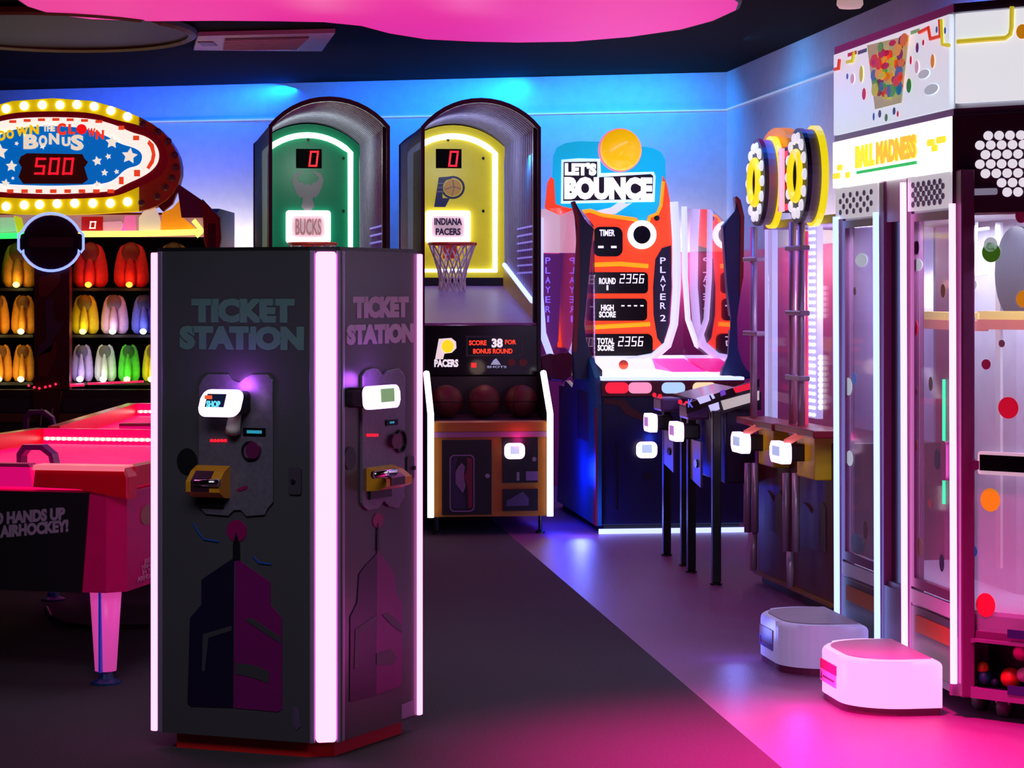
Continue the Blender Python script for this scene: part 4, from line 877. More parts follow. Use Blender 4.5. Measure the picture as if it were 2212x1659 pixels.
m = MB(FB); m.polyp([(1588, 426), (1592, 424), (1600, 432), (1608, 468), (1606, 600), (1598, 640), (1600, 470), (1592, 440)], dAr - .06, .02); m.build('arm_edge', CRIM, bounce)
m = MB(FB); m.polyp([(1166, 770), (1170, 800), (1190, 822), (1215, 826), (1236, 812), (1242, 772), (1228, 760), (1206, 768), (1190, 764)], .9, .06, .012); m.build('lower_lobe', CRIM, bounce)
# cabinet
zC = FB.p(1400, 822, 0)[1]; zR = FB.p(1400, 856, 0)[1]; zB = .05
m = MB(FB); m.box(.0, BW, .02, dS, zB, zR, .006); cab = m.build('cabinet', DKB, bounce)
m = MB(FB); m.prismx([(-.01, zB), (-.01, .8), (.05, zP), (.3, zP + .12), (.7, zP + .10), (1.0, zP - .1), (1.3, .9), (1.55, .75), (1.7, zB)], -.035, -.002); m.build('side_panel', TEAL, bounce)
m = MB(FB); m.prismx([(-.012, zB), (-.012, .78), (.03, .78), (.05, .5), (.10, zB)], -.040, -.030); m.build('side_stripe', CRIM, bounce)
m = MB(FB); m.box(.0, BW, .0, .06, zR, zC); m.build('button_panel', M('dark crimson panel', (92, 10, 36), 0.35, 0, 0), bounce)
m = MB(FB); m.box(.0, BW, -.01, .10, zC, zP + .004, .006); m.build('light_bar', BLUEW_L, bounce)
for X, col, nm in ((1333, (238, 32, 60), 'red'), (1383, (240, 150, 185), 'pink'), (1455, (170, 215, 240), 'pale blue'), (1522, (240, 225, 170), 'cream')):
    m = MB(FB); m.rectp(X - 25, 826, X + 25, 850, -.012, .014, .03); m.build('pill_light', M(nm + ' pill light', col, 0.4, 0, .9), bounce)
m = MB(FB); m.polyp([(1305, 862), (1350, 864), (1362, 880), (1390, 896), (1420, 902), (1418, 914), (1385, 908), (1350, 894), (1338, 876), (1305, 872)], .012, .008); m.build('trim_curve', M('dark red curve', (76, 6, 18), 0.4), bounce)
reader(FB, bounce, 1375, 954, 1420, 990, -.03, .02, (.26, .32, .74, .82), SCREEN, 0, light=(40, 80, 255), power=.5)
m = MB(FB); m.rectp(1392, 1022, 1406, 1036, .014, .006); m.build('coin_slot', BLACK, bounce)
m = MB(FB); m.rectp(1330, 956, 1333, 1100, .014, .006); m.build('door_seam', BLACK, bounce)
m = MB(FB); m.box(-.02, BW + .02, -.02, .0, .0, .03); m.build('base_light', BLUEW_L, bounce)
m = MB(FB); m.box(.02, BW - .02, .05, dS - .05, .0, zB); m.build('plinth', BLACK, bounce)
m = MB(FB); m.box(-.04, -.035, .3, .75, .55, .85); m.build('service_door', M('slate door', (60, 52, 66), 0.4), bounce)
w_ = FB.w(*(lambda q: (q[0], dS - .2, 0))(FB.p(1343, 790, dS - .2)))
bl_ = MB(Face(w_.x, w_.y, 0, zP + .0)); bl_.sphere((0, -.26, .037), .033, (1, 1, 1), 16, 10)
tag(bl_.build('bouncing_ball', M('orange red ball', (240, 80, 40), 0.4, 0, 0), None, True), 'small orange red ball on the white bounce game playfield', 'ball')
point('bounce_floor_glow', FB.w(-.15, -.15, .12), (110, 125, 255), 5.0, .05)
point('bounce_side_glow', FB.w(-.22, .5, .35), (10, 40, 255), 14.0, .08)

# ---------------------------------------------------------------- black legged two-player game
FK = between(.88, 13.16, 1.045, 11.9)
LK = math.dist((.88, 13.16), (1.045, 11.9))
bench = thing('two_player_table_game', FK, 'dark two-player table game on four black legs beside the bounce game', 'arcade game')
PUR = M('dark violet casing', (40, 14, 62), 0.4); GPL = M('grey steel plate', (120, 110, 132), 0.35, .4, 0, .3, 60)
m = MB(FK); m.box(.12, LK - .12, .08, .24, .50, .90, .01); m.build('body', PUR, bench)
m = MB(FK); m.prismx([(.02, .885), (.02, .92), (.26, .98), (.26, .885)], .08, LK - .08); m.build('sloped_top', BLACKG, bench)
for X, Y, y_ in ((1440, 1200, .0), (1479, 1222, .02), (1493, 1236, .0), (1547, 1263, .03)):
    Yf = EYE * FOC / (Y - HY); px = Vector((at(X, Yf), Yf, 0)) - FK.o
    x_, yy = px.dot(FK.u), px.dot(FK.n)
    m = MB(FK); m.box(x_ - .022, x_ + .022, yy - .022, yy + .022, .012, .89, .004); lg = m.build('leg', BLACK, bench)
    m = MB(FK); m.lathe([(.032, 0), (.032, .008), (.014, .014)], x_, yy, 12); m.build('foot', BLACK, lg)
for X0, X1, Y0, Y1 in ((1434, 1458, 928, 1012), (1486, 1522, 946, 1042)):
    Yk = FK.p((X0 + X1) / 2, 980, -.03); x_ = Yk[0]
    m = MB(FK); z0 = FK.p(X0, Y1, -.03)[1]; z1 = FK.p(X0, Y0, -.03)[1]
    m.prism([(x_ - .13, z0 + .03), (x_ + .13, z0), (x_ + .13, z1), (x_ - .13, z1)], -.035, -.023); pl = m.build('coin_plate', GPL, bench)
    m = MB(FK); m.disc(x_ + .03, (z0 + z1) / 2, .04, .022, -.042, -.034); m.build('coin_slot', BLACKG, pl)
    m = MB(FK); m.box(x_ - .11, x_ + .11, -.10, .02, z1 + .115, z1 + .19, .012); m.build('head_box', M('plum steel head', (112, 74, 124), 0.35, .3), bench)
    m = MB(FK); m.prism(rrect(x_ - .09, z1 + .0, x_ + .12, z1 + .10, .03), -.16, -.12); rh = m.build('card_reader', READER_L, bench)
    m = MB(FK); m.box(x_ - .05, x_ + .06, -.12, -.02, z1 + .01, z1 + .09, .01); m.build('reader_housing', BLACK, rh)
    m = MB(FK); m.box(x_ - .05, x_ + .05, -.164, -.159, z1 + .03, z1 + .08); m.build('reader_screen', M('violet screen', (170, 120, 200), 0.3, 0, .7), rh)
    m = MB(FK)
    m.sphere((x_ - .08, -.10, z1 + .20), .012, (1, 1, 1), 8, 6); m.sphere((x_ + .08, -.10, z1 + .20), .012, (1, 1, 1), 8, 6); m.build('indicator_light', RED_LED, bench)
KN = Face(*FK.w(LK - .05, 0, 0).xy, 10)
def strip(pts, d, nm, mt, par): m = MB(KN); m.polyp(pts, d, .012); return m.build(nm, mt, par)
st1 = strip([(1482, 872), (1640, 818), (1640, 842), (1484, 894)], -.012, 'sloped_sign', BLACKG, bench)
st2 = strip([(1530, 876), (1640, 836), (1640, 866), (1534, 904)], -.02, 'sloped_sign', M('plum sign', (44, 22, 40), 0.4), bench)
for pts, mt in (([(1505, 846), (1531, 839), (1536, 851), (1513, 859)], 'lilac'), ([(1535, 838), (1540, 836), (1545, 846), (1540, 848)], 'lilac'), ([(1556, 830), (1566, 827), (1568, 838), (1558, 842)], 'violet'), ([(1584, 824), (1624, 812), (1624, 826), (1590, 835)], 'red')):
    strip([(a, b + 14) for a, b in pts], -.022, 'sign_block', M(mt + ' sign block', {'lilac': (200, 195, 245), 'violet': (110, 60, 180), 'red': (220, 16, 50)}[mt], 0.4, 0, .8), st1)
for pts, mt in (([(1531, 868), (1552, 861), (1555, 876), (1537, 883)], 'lilac'), ([(1558, 858), (1640, 836), (1640, 856), (1564, 878)], 'cream')):
    strip([(a, b + 8) for a, b in pts], -.030, 'sign_block', M(mt + ' sign block', {'lilac': (200, 195, 245), 'cream': (200, 190, 180)}[mt], 0.4, 0, .6), st2)
m = MB(KN); m.textp('K', 1486, 862, 1497, 880, -.012, .004, .02); m.build('lettering', M('blue letter', (110, 110, 240), 0.4, 0, .8), st1)

# ---------------------------------------------------------------- twin wheel ball-drop game
WA, WB_ = (at(1628, 11.98), 11.98), (at(1795, 10.66), 10.66)
FWh = between(*WA, *WB_); LW_ = math.dist(WA, WB_)
wheel = thing('twin_wheel_drop_game', FWh, 'tall drop game with two yellow bulb wheels over maroon base', 'arcade game')
MRB = M('maroon base', (84, 8, 22), 0.4, 0, 0); CLEAR = glass('clear acrylic', (225, 215, 245), .80, .04); YBX = M('yellow box', (220, 178, 10), 0.35, 0, 0)
zb = FWh.p(1700, 1020, 0)[1]
m = MB(FWh); m.box(.0, LW_, .02, .55, .05, .80, .01); m.build('base_cabinet', MRB, wheel)
m = MB(FWh); m.box(.0, LW_, -.004, .02, .045, .06); m.build('base_edge', M('amber edge', (150, 100, 40), 0.4, .3), wheel)
m = MB(FWh); m.box(.02, LW_ - .02, .04, .53, .0, .05); m.build('plinth', BLACK, wheel)
for X0, X1, Y0, Y1 in ((1652, 1690, 1060, 1150), (1728, 1780, 1085, 1185)):
    m = MB(FWh); m.polyp([(X0, Y0 + 20), (X0 + 6, Y0), (X0 + (X1 - X0) * .35, Y0 + 12), ((X0 + X1) / 2, Y0 + 26), (X0 + (X1 - X0) * .65, Y0 + 10), (X1 - 6, Y0), (X1, Y0 + 12), (X1, Y1 + 8), (X0, Y1 - 6)], .012, .010); m.build('base_panel', M('dim grey panel', (82, 70, 84), 0.4), wheel)
zt_ = 1.62
m = MB(FWh); m.box(.06, LW_ - .02, .06, .066, .80, zt_ + .2); m.build('clear_front', CLEAR, wheel)
m = MB(FWh); m.box(.06, LW_ - .02, .5, .51, .80, zt_ + .2); m.build('rear_panel', glass('frosted rear', (205, 195, 235), .2, .3), wheel)
m = MB(FWh); m.box(.04, LW_, .04, .55, zt_ + .2, zt_ + .24); m.build('top_plate', M('pale plate', (180, 170, 200), 0.4), wheel)
PIPE = M('mauve steel pipe', (190, 165, 190), 0.3, .35)
for xs, y0, y1, nm in (((1628,), 490, 916, 'far'), ((1712, 1731), 480, 940, 'near'), ((1615, 1631), 1000, 1150, 'fl'), ((1628,), 1150, 1232, 'f2'), ((1698, 1719), 1022, 1192, 'nl'), ((1707,), 1192, 1268, 'n2')):
    for X in xs:
        a = FWh.p(X, y0, -.05); b = FWh.p(X, y1, -.05); m = MB(FWh); m.tube([(a[0], -.05, a[1]), (a[0], -.05, max(b[1], .02))], .018, 10); m.build('pipe', PIPE, wheel, True)
for X, y in ((1722, 536), (1722, 676), (1722, 816), (1628, 560), (1628, 720)):
    c = FWh.p(X, y, -.05); m = MB(FWh); m.box(c[0] - .13, c[0] + .13, -.075, -.025, c[1] - .012, c[1] + .012, .006); m.build('pipe_bracket', PIPE, wheel)
m = MB(FWh); a = FWh.p(1730, 500, -.02); m.tube([(a[0] + .05, -.02, a[1]), (a[0] + .05, -.02, FWh.p(1730, 930, -.02)[1])], .022, 10); m.build('drop_tube', M('rose lit tube', (235, 60, 110), 0.4, 0, .5), wheel)
for X0, X1, nm in ((1745, 1765, 'led'), (1652, 1668, 'led')):
    a = FWh.p(X0, 480, .12); b = FWh.p(X1, 905, .12)
    m = MB(FWh); m.box(a[0], b[0], .12, .15, b[1], a[1]); lc = m.build('led_column', M('pale led column', (185, 185, 240), 0.4, 0, .8), wheel)
    m = MB(FWh)
    for k in range(28):
        z = b[1] + (a[1] - b[1]) * (k + .5) / 28
        for f_ in (.3, .7): m.disc(a[0] + (b[0] - a[0]) * f_, z, .026, .009, .112, .12, 8)
    if X0 > 1700: m.build('led_dots', M('pale led dots', (225, 230, 255), 0.4, 0, 2.0), lc)
for X, Y0, Y1 in ((1780, 622, 700), (1781, 772, 892)):
    for k in range(int((Y1 - Y0) / 12)):
        c = FWh.p(X, Y0 + 12 * k, .07); m = MB(FWh); m.sphere((c[0], .05, c[1]), .012, (1, 1, 1), 8, 6); m.build('lamp', WHITE_L, wheel)
for (yx0, yx1, yy0, yy1), (lx0, lx1, ly), rdx in (((1638, 1671, 926, 1002), (1598, 1676, 918), (1584, 1616, 936, 976)), ((1721, 1760, 942, 1028), (1682, 1766, 938), (1666, 1706, 952, 1002))):
    a = FWh.p(yx0, yy1, -.06); b = FWh.p(yx1, yy0, -.06); m = MB(FWh); m.box(a[0], b[0], -.06, .05, a[1], b[1], .008); bx = m.build('prize_box', YBX, wheel)
    a2 = FWh.p(lx0, ly + 6, -.10); b2 = FWh.p(lx1, ly - 6, -.10); m = MB(FWh); m.box(a2[0], b2[0], -.12, .05, b[1], b[1] + .035, .006); m.build('lid', M('crimson lid', (150, 12, 40), 0.35, 0, 0), bx)
    c = FWh.p((rdx[0] + rdx[1]) / 2, (rdx[2] + rdx[3]) / 2, -.16); m = MB(FWh); m.prism(rrect(c[0] - .12, c[1] - .05, c[0] + .12, c[1] + .05, .03), -.18, -.14, .006); rh = m.build('card_reader', READER_L, wheel)
    m = MB(FWh); m.box(c[0] - .06, c[0] + .06, -.14, -.04, c[1] - .04, c[1] + .04, .008); m.build('reader_housing', BLACK, rh)
    m = MB(FWh); m.box(c[0] - .06, c[0] + .06, -.184, -.179, c[1] - .015, c[1] + .03); m.build('reader_screen', M('blue grey screen', (170, 190, 230), 0.3, 0, .8), rh)
    m = MB(FWh); m.tube([(c[0] + .06, -.15, c[1] + .05), (c[0] + .15, -.09, c[1] + .10)], .018, 8); m.build('reader_arm', M('salmon arm', (235, 110, 100), 0.4, 0, .4), rh)
for X, Yc, ry in ((1638, 394, 94), (1727, 380, 103)):
    c = FWh.p(X, Yc, -.06); W0 = FWh.w(c[0], -.06, 0); rr = ry * W0.y / FOC; cz = c[1]
    G = Face(W0.x, W0.y, -84.3)
    m = MB(G); m.frame(ell(0, cz, rr, rr, 36), ell(0, cz, rr * .36, rr * .36, 36), -.012, .010); wo = m.build('wheel', M('plum black wheel', (44, 26, 54), 0.4), wheel)
    m = MB(G); m.frame(ell(0, cz, rr * 1.06, rr * 1.06, 36), ell(0, cz, rr * .96, rr * .96, 36), .055, .085); m.build('wheel_rim', M('yellow lit rim', (240, 220, 20), 0.4, 0, .9), wo)
    m = MB(G); m.frame(ell(0, cz, rr * .98, rr * .98, 36), ell(0, cz, rr * .92, rr * .92, 36), .010, .056); m.build('wheel_drum', M('grey lilac drum', (150, 140, 160), 0.4), wo)
    m = MB(G); m.tube([(x, -.018, z) for x, z in ell(0, cz, rr * .48, rr * .48, 36)], .021, 8, True); m.build('wheel_ring', M('yellow ring', (245, 225, 30), 0.4, 0, .9), wo)
    for k in range(14):
        a = 2 * math.pi * k / 14; m = MB(G); m.sphere((rr * .80 * math.cos(a), -.016, cz + rr * .80 * math.sin(a)), .028, (1, .5, 1), 10, 6); m.build('bulb', M('milky bulb', (245, 245, 255), 0.3, 0, .75), wo, True)
a = FWh.p(1662, 460, .0); b = FWh.p(1705, 315, .0)
m = MB(FWh); m.box(a[0], b[0], .0, .12, a[1], b[1], .01); hb = m.build('display_box', M('dark violet box', (44, 14, 44), 0.4), wheel)
m = MB(FWh); m.rectp(1664, 440, 1702, 458, -.012, .012); m.rectp(1664, 325, 1702, 348, -.012, .012); m.build('light_band', M('hot red band', (240, 20, 70), 0.4, 0, .9), hb)
m = MB(FWh); m.digitsp('88', 1668, 366, 1694, 412, -.004, .008); m.build('digits', RED_LED, hb)
m = MB(FWh); m.rectp(1682, 320, 1690, 458, -.03, .012); m.build('light_stripe', M('pale rose stripe', (245, 190, 200), 0.4, 0, .9), hb)
c = FWh.p(1686, 315, .06); m = MB(FWh); m.disc(c[0], c[1], .24, .09, .03, .09); m.build('top_dome', M('orange dome', (226, 130, 24), 0.4, 0, .6), hb)
point('drop_game_lamp', FWh.w(LW_ * .6, .3, 1.5), (225, 215, 255), 12.0, .1)

# ---------------------------------------------------------------- big multi-sided ball cabinet
OB = (at(2060, 8.2), 8.2); OA = (at(1803, 9.66), 9.66)
cd_ = Vector((.77, -.64)).normalized(); OC = (OB[0] + cd_.x * .85, OB[1] + cd_.y * .85)
OD, OE = (2.70, 8.30), (2.48, 9.85)
FO = between(*OA, *OB); LO = math.dist(OA, OB); FG = between(*OB, *OC); LG = .85
octo = thing('ball_maze_cabinet', FO, 'tall white dotted multi-sided ball game cabinet with lit marquee at right', 'arcade game')
poly = [OA, OB, OC, OD, OE]
MAU = M('mauve purple frame', (122, 56, 108), 0.3, .2); DMAU = M('dark mauve frame', (78, 40, 72), 0.35, .2); WPL = M('white plastic', (225, 225, 235), 0.35)
PANE = glass('white tinted pane', (228, 230, 242), .74, .04)
zTop, zMq, zSg, zW1, zW0, zH, zBt = 2.49, 2.136, 1.93, 1.79, .40, .22, .075
cen = Vector((2.1, 8.9))
ins = lambda k: [(cen.x + (x - cen.x) * k, cen.y + (y - cen.y) * k) for x, y in poly]
MB().prismz(ins(.985), zMq, zTop).build('top_box', WPL, octo)
MB().prismz(ins(1.0), zTop, zTop + .03).build('top_rim', DMAU, octo)
MB().prismz(ins(1.0), zMq - .012, zMq + .012).build('mid_rim', MAU, octo)
gn = FG.n; B3 = lambda t, d: (OB[0] + FG.u.x * t + gn.x * d, OB[1] + FG.u.y * t + gn.y * d)
MB().prismz([OA, B3(0, .004), B3(.03, .004), B3(.03, .16), B3(.85, .16), OD, OE], zBt, .36).build('base_box', M('mauve base', (126, 78, 126), 0.35, .2), octo)
MB().prismz(ins(.985), zSg - .16, zMq - .012).build('header_box', M('white header box', (232, 232, 240), 0.4), octo)
MB().prismz(ins(.42), .36, zSg - .16).build('inner_core', M('pale lilac core', (205, 200, 225), 0.35), octo)
MB().prismz(ins(.97), .36, .375).build('inner_deck', M('lilac deck', (180, 160, 195), 0.35), octo)
SIGN = M('white lit sign', (255, 255, 250), 0.4, 0, 1.25)
m = MB(FO); m.box(.01, LO - .01, -.012, .02, zSg, zMq - .014, .004); sg = m.build('marquee_sign', SIGN, octo)
YG = M('yellow sign letters', (250, 232, 0), 0.4, 0, .95); OG = M('gold sign letters', (250, 190, 0), 0.4, 0, .95); GR = M('green underline', (0, 200, 90), 0.4, 0, .8)
m = MB(FO); a = FO.p(1850, 372, -.012); b = FO.p(1890, 325, -.012); z0, z1 = a[1] - .0, b[1]
m.text('BALL', a[0], b[0], 1.995, 2.085, -.018, .006, .06); m.build('lettering', YG, sg)
m = MB(FO); a = FO.p(1895, 360, -.012); b = FO.p(1981, 310, -.012); m.text('MADNESS', a[0], b[0], 1.995, 2.085, -.018, .006, .06); m.build('lettering', OG, sg)
m = MB(FO); m.box(FO.p(1852, 370, -.012)[0], b[0], -.016, -.011, 1.972, 1.984); m.build('underline', GR, sg)
for X, Y, s in ((1808, 380, 1), (1815, 362, .7), (1832, 378, .6), (2012, 308, .8), (2034, 302, 1), (2020, 320, .6)):
    c = FO.p(X, Y, -.012); m = MB(FO); m.prism(rrect(c[0] - .05 * s, c[1] - .012, c[0] + .05 * s, c[1] + .012, .01), -.016, -.011); m.build('sign_squiggle', YG, sg)
# upper graphic panels
m = MB(FO); m.box(.02, LO - .02, -.010, .005, zMq + .015, zTop - .005); gp = m.build('graphic_panel', M('pale lit graphic', (214, 224, 234), 0.3, 0, .8, .15, 1.2), octo)
cup = [(1873, 98), (1962, 76), (1946, 222), (1890, 236)]
m = MB(FO); m.polyp(cup, -.014, .004); cu = m.build('printed_cup', M('cup khaki', (186, 182, 130), 0.4, 0, .45), gp)
cols = [(222, 60, 30), (238, 170, 20), (200, 200, 30), (60, 160, 70), (20, 110, 170), (190, 30, 80), (230, 120, 20), (120, 40, 90)]
rnd = random.Random(3)
for k in range(60):
    fy = rnd.random(); X = 1880 + 10 * fy + rnd.random() * (76 - 26 * fy); Y = 100 + fy * 116 - (X - 1880) * .2
    m = MB(FO); m.discp(X, Y, 4 + 4 * rnd.random(), 8 + 9 * rnd.random(), -.018 - .0004 * k, .004, 14); m.build('printed_sweet', M('sweet %d' % (k % 8), cols[k % 8], 0.4, 0, .5), cu)
def dots(F, lst, d, par, glow=0):
    for X, Y, rx_, rz_, col in lst:
        m = MB(F); m.discp(X, Y, rx_, rz_, d, .001, 24); m.build('dot_sticker', M('dot %d %d %d' % col, col, 0.4, 0, glow), par)
Rd, Or, Bu, Gn, Gry, Yw, Pk, Nv, Gn2 = (205, 14, 50), (232, 150, 24), (14, 84, 168), (12, 140, 60), (196, 214, 222), (215, 205, 40), (228, 180, 205), (30, 24, 74), (60, 110, 20)
dots(FO, [(1860, 160, 4, 19, Yw), (1866, 203, 4, 14, Rd), (1841, 170, 4, 12, Pk), (1830, 165, 2, 7, Bu), (1967, 130, 2, 10, Rd), (1981, 103, 3, 12, (90, 40, 120)), (1980, 145, 4, 15, Pk), (2014, 132, 4, 16, Or), (1963, 185, 5, 17, Gn), (1995, 160, 12, 13, Gry), (2011, 193, 15, 15, Gry), (1887, 252, 2, 9, Bu), (1900, 246, 3, 9, (40, 60, 100)), (1931, 240, 3, 9, (20, 70, 110)), (1939, 246, 2, 7, Rd), (1914, 254, 3, 9, Gn2), (2023, 64, 2, 8, Bu), (2041, 66, 2, 8, Bu), (1994, 92, 2, 7, Rd)], -.014, gp, .5)
for pts, nm, col in (([(1986, 70), (2006, 60), (2010, 84), (2032, 78), (2031, 42)], 'red', (226, 60, 40)), ([(2034, 42), (2036, 96), (2050, 98)], 'yellow', (220, 205, 50)), ([(1803, 150), (1812, 148), (1814, 128)], 'red', (226, 60, 40)), ([(1830, 134), (1842, 132), (1846, 112)], 'yellow', (220, 205, 50))):
    m = MB(FO); m.tubep(pts, -.014, .008, 5); m.build('printed_line', M('printed line ' + nm, col, 0.4, 0, .6), gp)
for X, Y, col in ((1862, 113, (0, 80, 110)), (1976, 70, (110, 190, 120)), (1840, 118, (200, 40, 40))):
    m = MB(FO); m.rectp(X - 9, Y - 9, X + 9, Y + 5, -.013, .004); m.build('printed_block', M('block %d' % col[0], col, 0.4, 0, .5), gp)
m = MB(FG); m.box(.012, LG - .02, -.010, .005, zMq + .03, zTop - .008); gq = m.build('graphic_panel', M('white lit graphic', (232, 236, 242), 0.3, 0, .85, .12, 1.2), octo)
m = MB(FG); m.tubep([(2068, 90), (2130, 85), (2172, 82), (2182, 74), (2185, 60), (2186, 14)], -.014, .009, 6); m.build('printed_line', M('printed line yellow', (220, 205, 50), 0.4, 0, .6), gq)
dots(FG, [(2208, 68, 13, 17, Or)], -.014, gq, .5)
# speaker grille on the near face, perforated plates on the left face
m = MB(FG); m.box(.0, LG, -.012, .03, 1.775, zMq - .012, .004); gr = m.build('grille_panel', DMAU, octo)
GH = M('lit grille hole', (232, 230, 240), 0.4, 0, .85)
for r_ in range(7):
    n = 12
    m = MB(FG)
    for k in range(n):
        X = 2128 + k * 23.5 + (0 if r_ % 2 else 0) - (12 if r_ % 2 else 0); Y = 293 + r_ * 20.5 - (X - 2128) * .02
        if r_ >= 5 and k < (2 if r_ == 5 else 2): continue
        if X < 2290: m.discp(X + (6 if r_ == 0 else 0), Y, 10, 10.5, -.016, .006, 16)
    m.build('grille_holes', GH, gr)
m = MB(FG); m.rectp(2100, 406, 2153, 422, -.018, .006, .008); m.build('badge', M('silver badge', (190, 190, 220), 0.3, .4, .3), gr)
HOLE = M('blue grey hole', (140, 150, 185), 0.5)
for X0, X1, cols_, rows_ in ((1806, 1896, 5, 4), (1962, 2052, 6, 5)):
    a = FO.p(X0, 440, -.006); b = FO.p(X1, 440, -.006)
    m = MB(FO); m.box(a[0], b[0], -.008, .004, zW1 + .01, zSg - .004); pf = m.build('perforated_plate', M('white perforated plate', (228, 230, 236), 0.4, 0, .5), octo)
    m = MB(FO)
    for i in range(cols_):
        for j in range(rows_):
            m.disc(a[0] + .05 + (b[0] - a[0] - .1) * (i + .25 + .5 * (j % 2)) / cols_, zW1 + .025 + (zSg - zW1 - .05) * (j + .5) / rows_, .017, .0115, -.011, -.007, 12)
    m.build('perforations', HOLE, pf)
# stations on the left face: tubes, frames, panes, hatches
for t0, t1, lite, nm in ((1806, 1893, M('icy blue tube', (150, 172, 255), 0.5, 0, 2.3), 'far'), (1952, 2058, M('magenta white tube', (255, 152, 238), 0.5, 0, 2.8), 'near')):
    xa, xb = FO.p(t0, 900, -.02)[0], FO.p(t1, 900, -.02)[0]
    for x in (xa, xb):
        m = MB(FO); m.tube([(x, -.016, .12), (x, -.022, zW1 + (.12 if (nm == 'near' and x == xa) else .02))], .012, 10); m.build('light_tube', lite, octo, True)
        m = MB(FO); m.box(x - .035, x + .035, .0, .05, zBt, zSg, .006); m.build('post', MAU, octo)
    o_ = [(xa + .035, zW0), (xb - .035, zW0), (xb - .035, zW1), (xa + .035, zW1)]; i_ = [(xa + .075, zW0 + .035), (xb - .075, zW0 + .035), (xb - .075, zW1 - .03), (xa + .075, zW1 - .03)]
    m = MB(FO); m.frame(o_, i_, -.004, .02); fr = m.build('window_frame', MAU, octo)
    m = MB(FO); m.prism(i_, .006, .010); pn = m.build('window_pane', PANE, octo)
    if nm == 'near':
        dots(FO, [(1981, 535, 4, 15, Nv), (1979, 572, 13, 14, Gry), (2037, 628, 5, 15, (150, 90, 20)), (1976, 708, 6, 21, Rd), (1978, 845, 3, 10, (140, 80, 70)), (2010, 829, 4, 15, (50, 80, 50)), (1977, 961, 4, 15, (190, 100, 20)), (2024, 992, 6, 21, (0, 76, 96)), (2008, 1088, 3, 9, (190, 80, 80)), (1987, 1182, 5, 20, (130, 120, 30)), (2034, 1216, 5, 17, Nv)], .0045, pn)
    else:
        dots(FO, [(1860, 562, 13, 15, Gry), (1846, 629, 3, 9, (140, 30, 60)), (1845, 818, 4, 13, Bu), (1832, 835, 8, 18, Gry), (1835, 990, 7, 15, Gry), (1869, 1145, 4, 19, (110, 20, 30)), (1824, 1138, 4, 13, (120, 100, 30)), (1851, 1175, 14, 17, (90, 110, 125))], .0045, pn)
    # hatch below
    m = MB(FO); m.box(xa + .035, xb - .035, -.006, .012, zH + .12, zW0 - .01); m.build('perforated_sill', M('pale sill', (205, 215, 222), 0.4, 0, 0), octo)
    m = MB(FO); m.box(xa + .04, xb - .04, -.004, .01, zBt + .03, zH + .11, .004); ht = m.build('hatch', M('dark hatch', (70, 52, 66), 0.3), octo)
    m = MB(FO); m.box(xa + .10, xb - .06, -.008, -.003, zH + .02, zH + .08); m.build('hatch_print', M('amber hatch print', (180, 96, 24), 0.5, 0, 0), ht)
m = MB(FO); a = FO.p(1896, 900, 0)[0]; b = FO.p(1944, 900, 0)[0]; m.box(a, b, .03, .05, zBt, zSg, .004); m.build('recess_panel', M('dark wine recess', (52, 24, 44), 0.2, .1), octo)
m = MB(FO); c = FO.p(2043, 995, -.02); m.prism(rrect(c[0] - .03, c[1] - .07, c[0] + .03, c[1] + .07, .02), -.03, -.005); m.build('latch', M('lilac latch', (170, 120, 165), 0.3, .5), octo)
m = MB(FO); x = FO.p(2046, 900, .0)[0] - .03; m.box(x, x + .012, -.008, .0, FO.p(2046, 1090, 0)[1], FO.p(2046, 820, 0)[1]); m.build('green_line', M('green edge light', (60, 240, 170), 0.4, 0, 1.0), octo)
# near face: window, lock bar, ball hatch
zn1 = FG.p(2100, 455, 0)[1]; zn0 = FG.p(2080, 1362, 0)[1]; xw0 = FG.p(2074, 900, 0)[0]
m = MB(FG); m.frame([(.0, zn0 - .02), (LG, zn0 - .02), (LG, zn1 + .02), (.0, zn1 + .02)], [(xw0, zn0 + .005), (LG - .05, zn0 + .005), (LG - .05, zn1 - .005), (xw0, zn1 - .005)], -.01, .03); m.build('window_frame', MAU, octo)
m = MB(FG); m.box(xw0, LG - .05, .006, .010, zn0, zn1); pn = m.build('window_pane', PANE, octo)
dots(FG, [(2141, 545, 20, 22, Gn2), (2140, 528, 15, 16, Gry), (2210, 646, 15, 18, Or), (2097, 689, 9, 11, Bu), (2130, 787, 10, 11, (214, 80, 130)), (2178, 881, 22, 23, Rd), (2139, 1080, 21, 24, Or), (2101, 1191, 10, 12, Bu), (2129, 1307, 21, 24, Rd), (2164, 742, 7, 8, (190, 200, 190)), (2097, 615, 13, 14, Gry), (2206, 466, 13, 16, (214, 80, 140))], .0045, pn)
m = MB(FG); m.rectp(2112, 984, 2300, 1024, -.022, .012, .01); lb = m.build('handle_bar', M('white bar edge', (235, 225, 240), 0.3, 0, .4), octo)
m = MB(FG); m.rectp(2116, 991, 2300, 1016, -.032, .012); m.build('bar_insert', BLACKG, lb)
m = MB(FG); m.polyp([(2074, 965), (2088, 972), (2098, 984), (2102, 994), (2114, 996), (2114, 1014), (2102, 1016), (2096, 1026), (2086, 1036), (2074, 1042)], -.026, .018); m.build('bracket', MAU, lb)
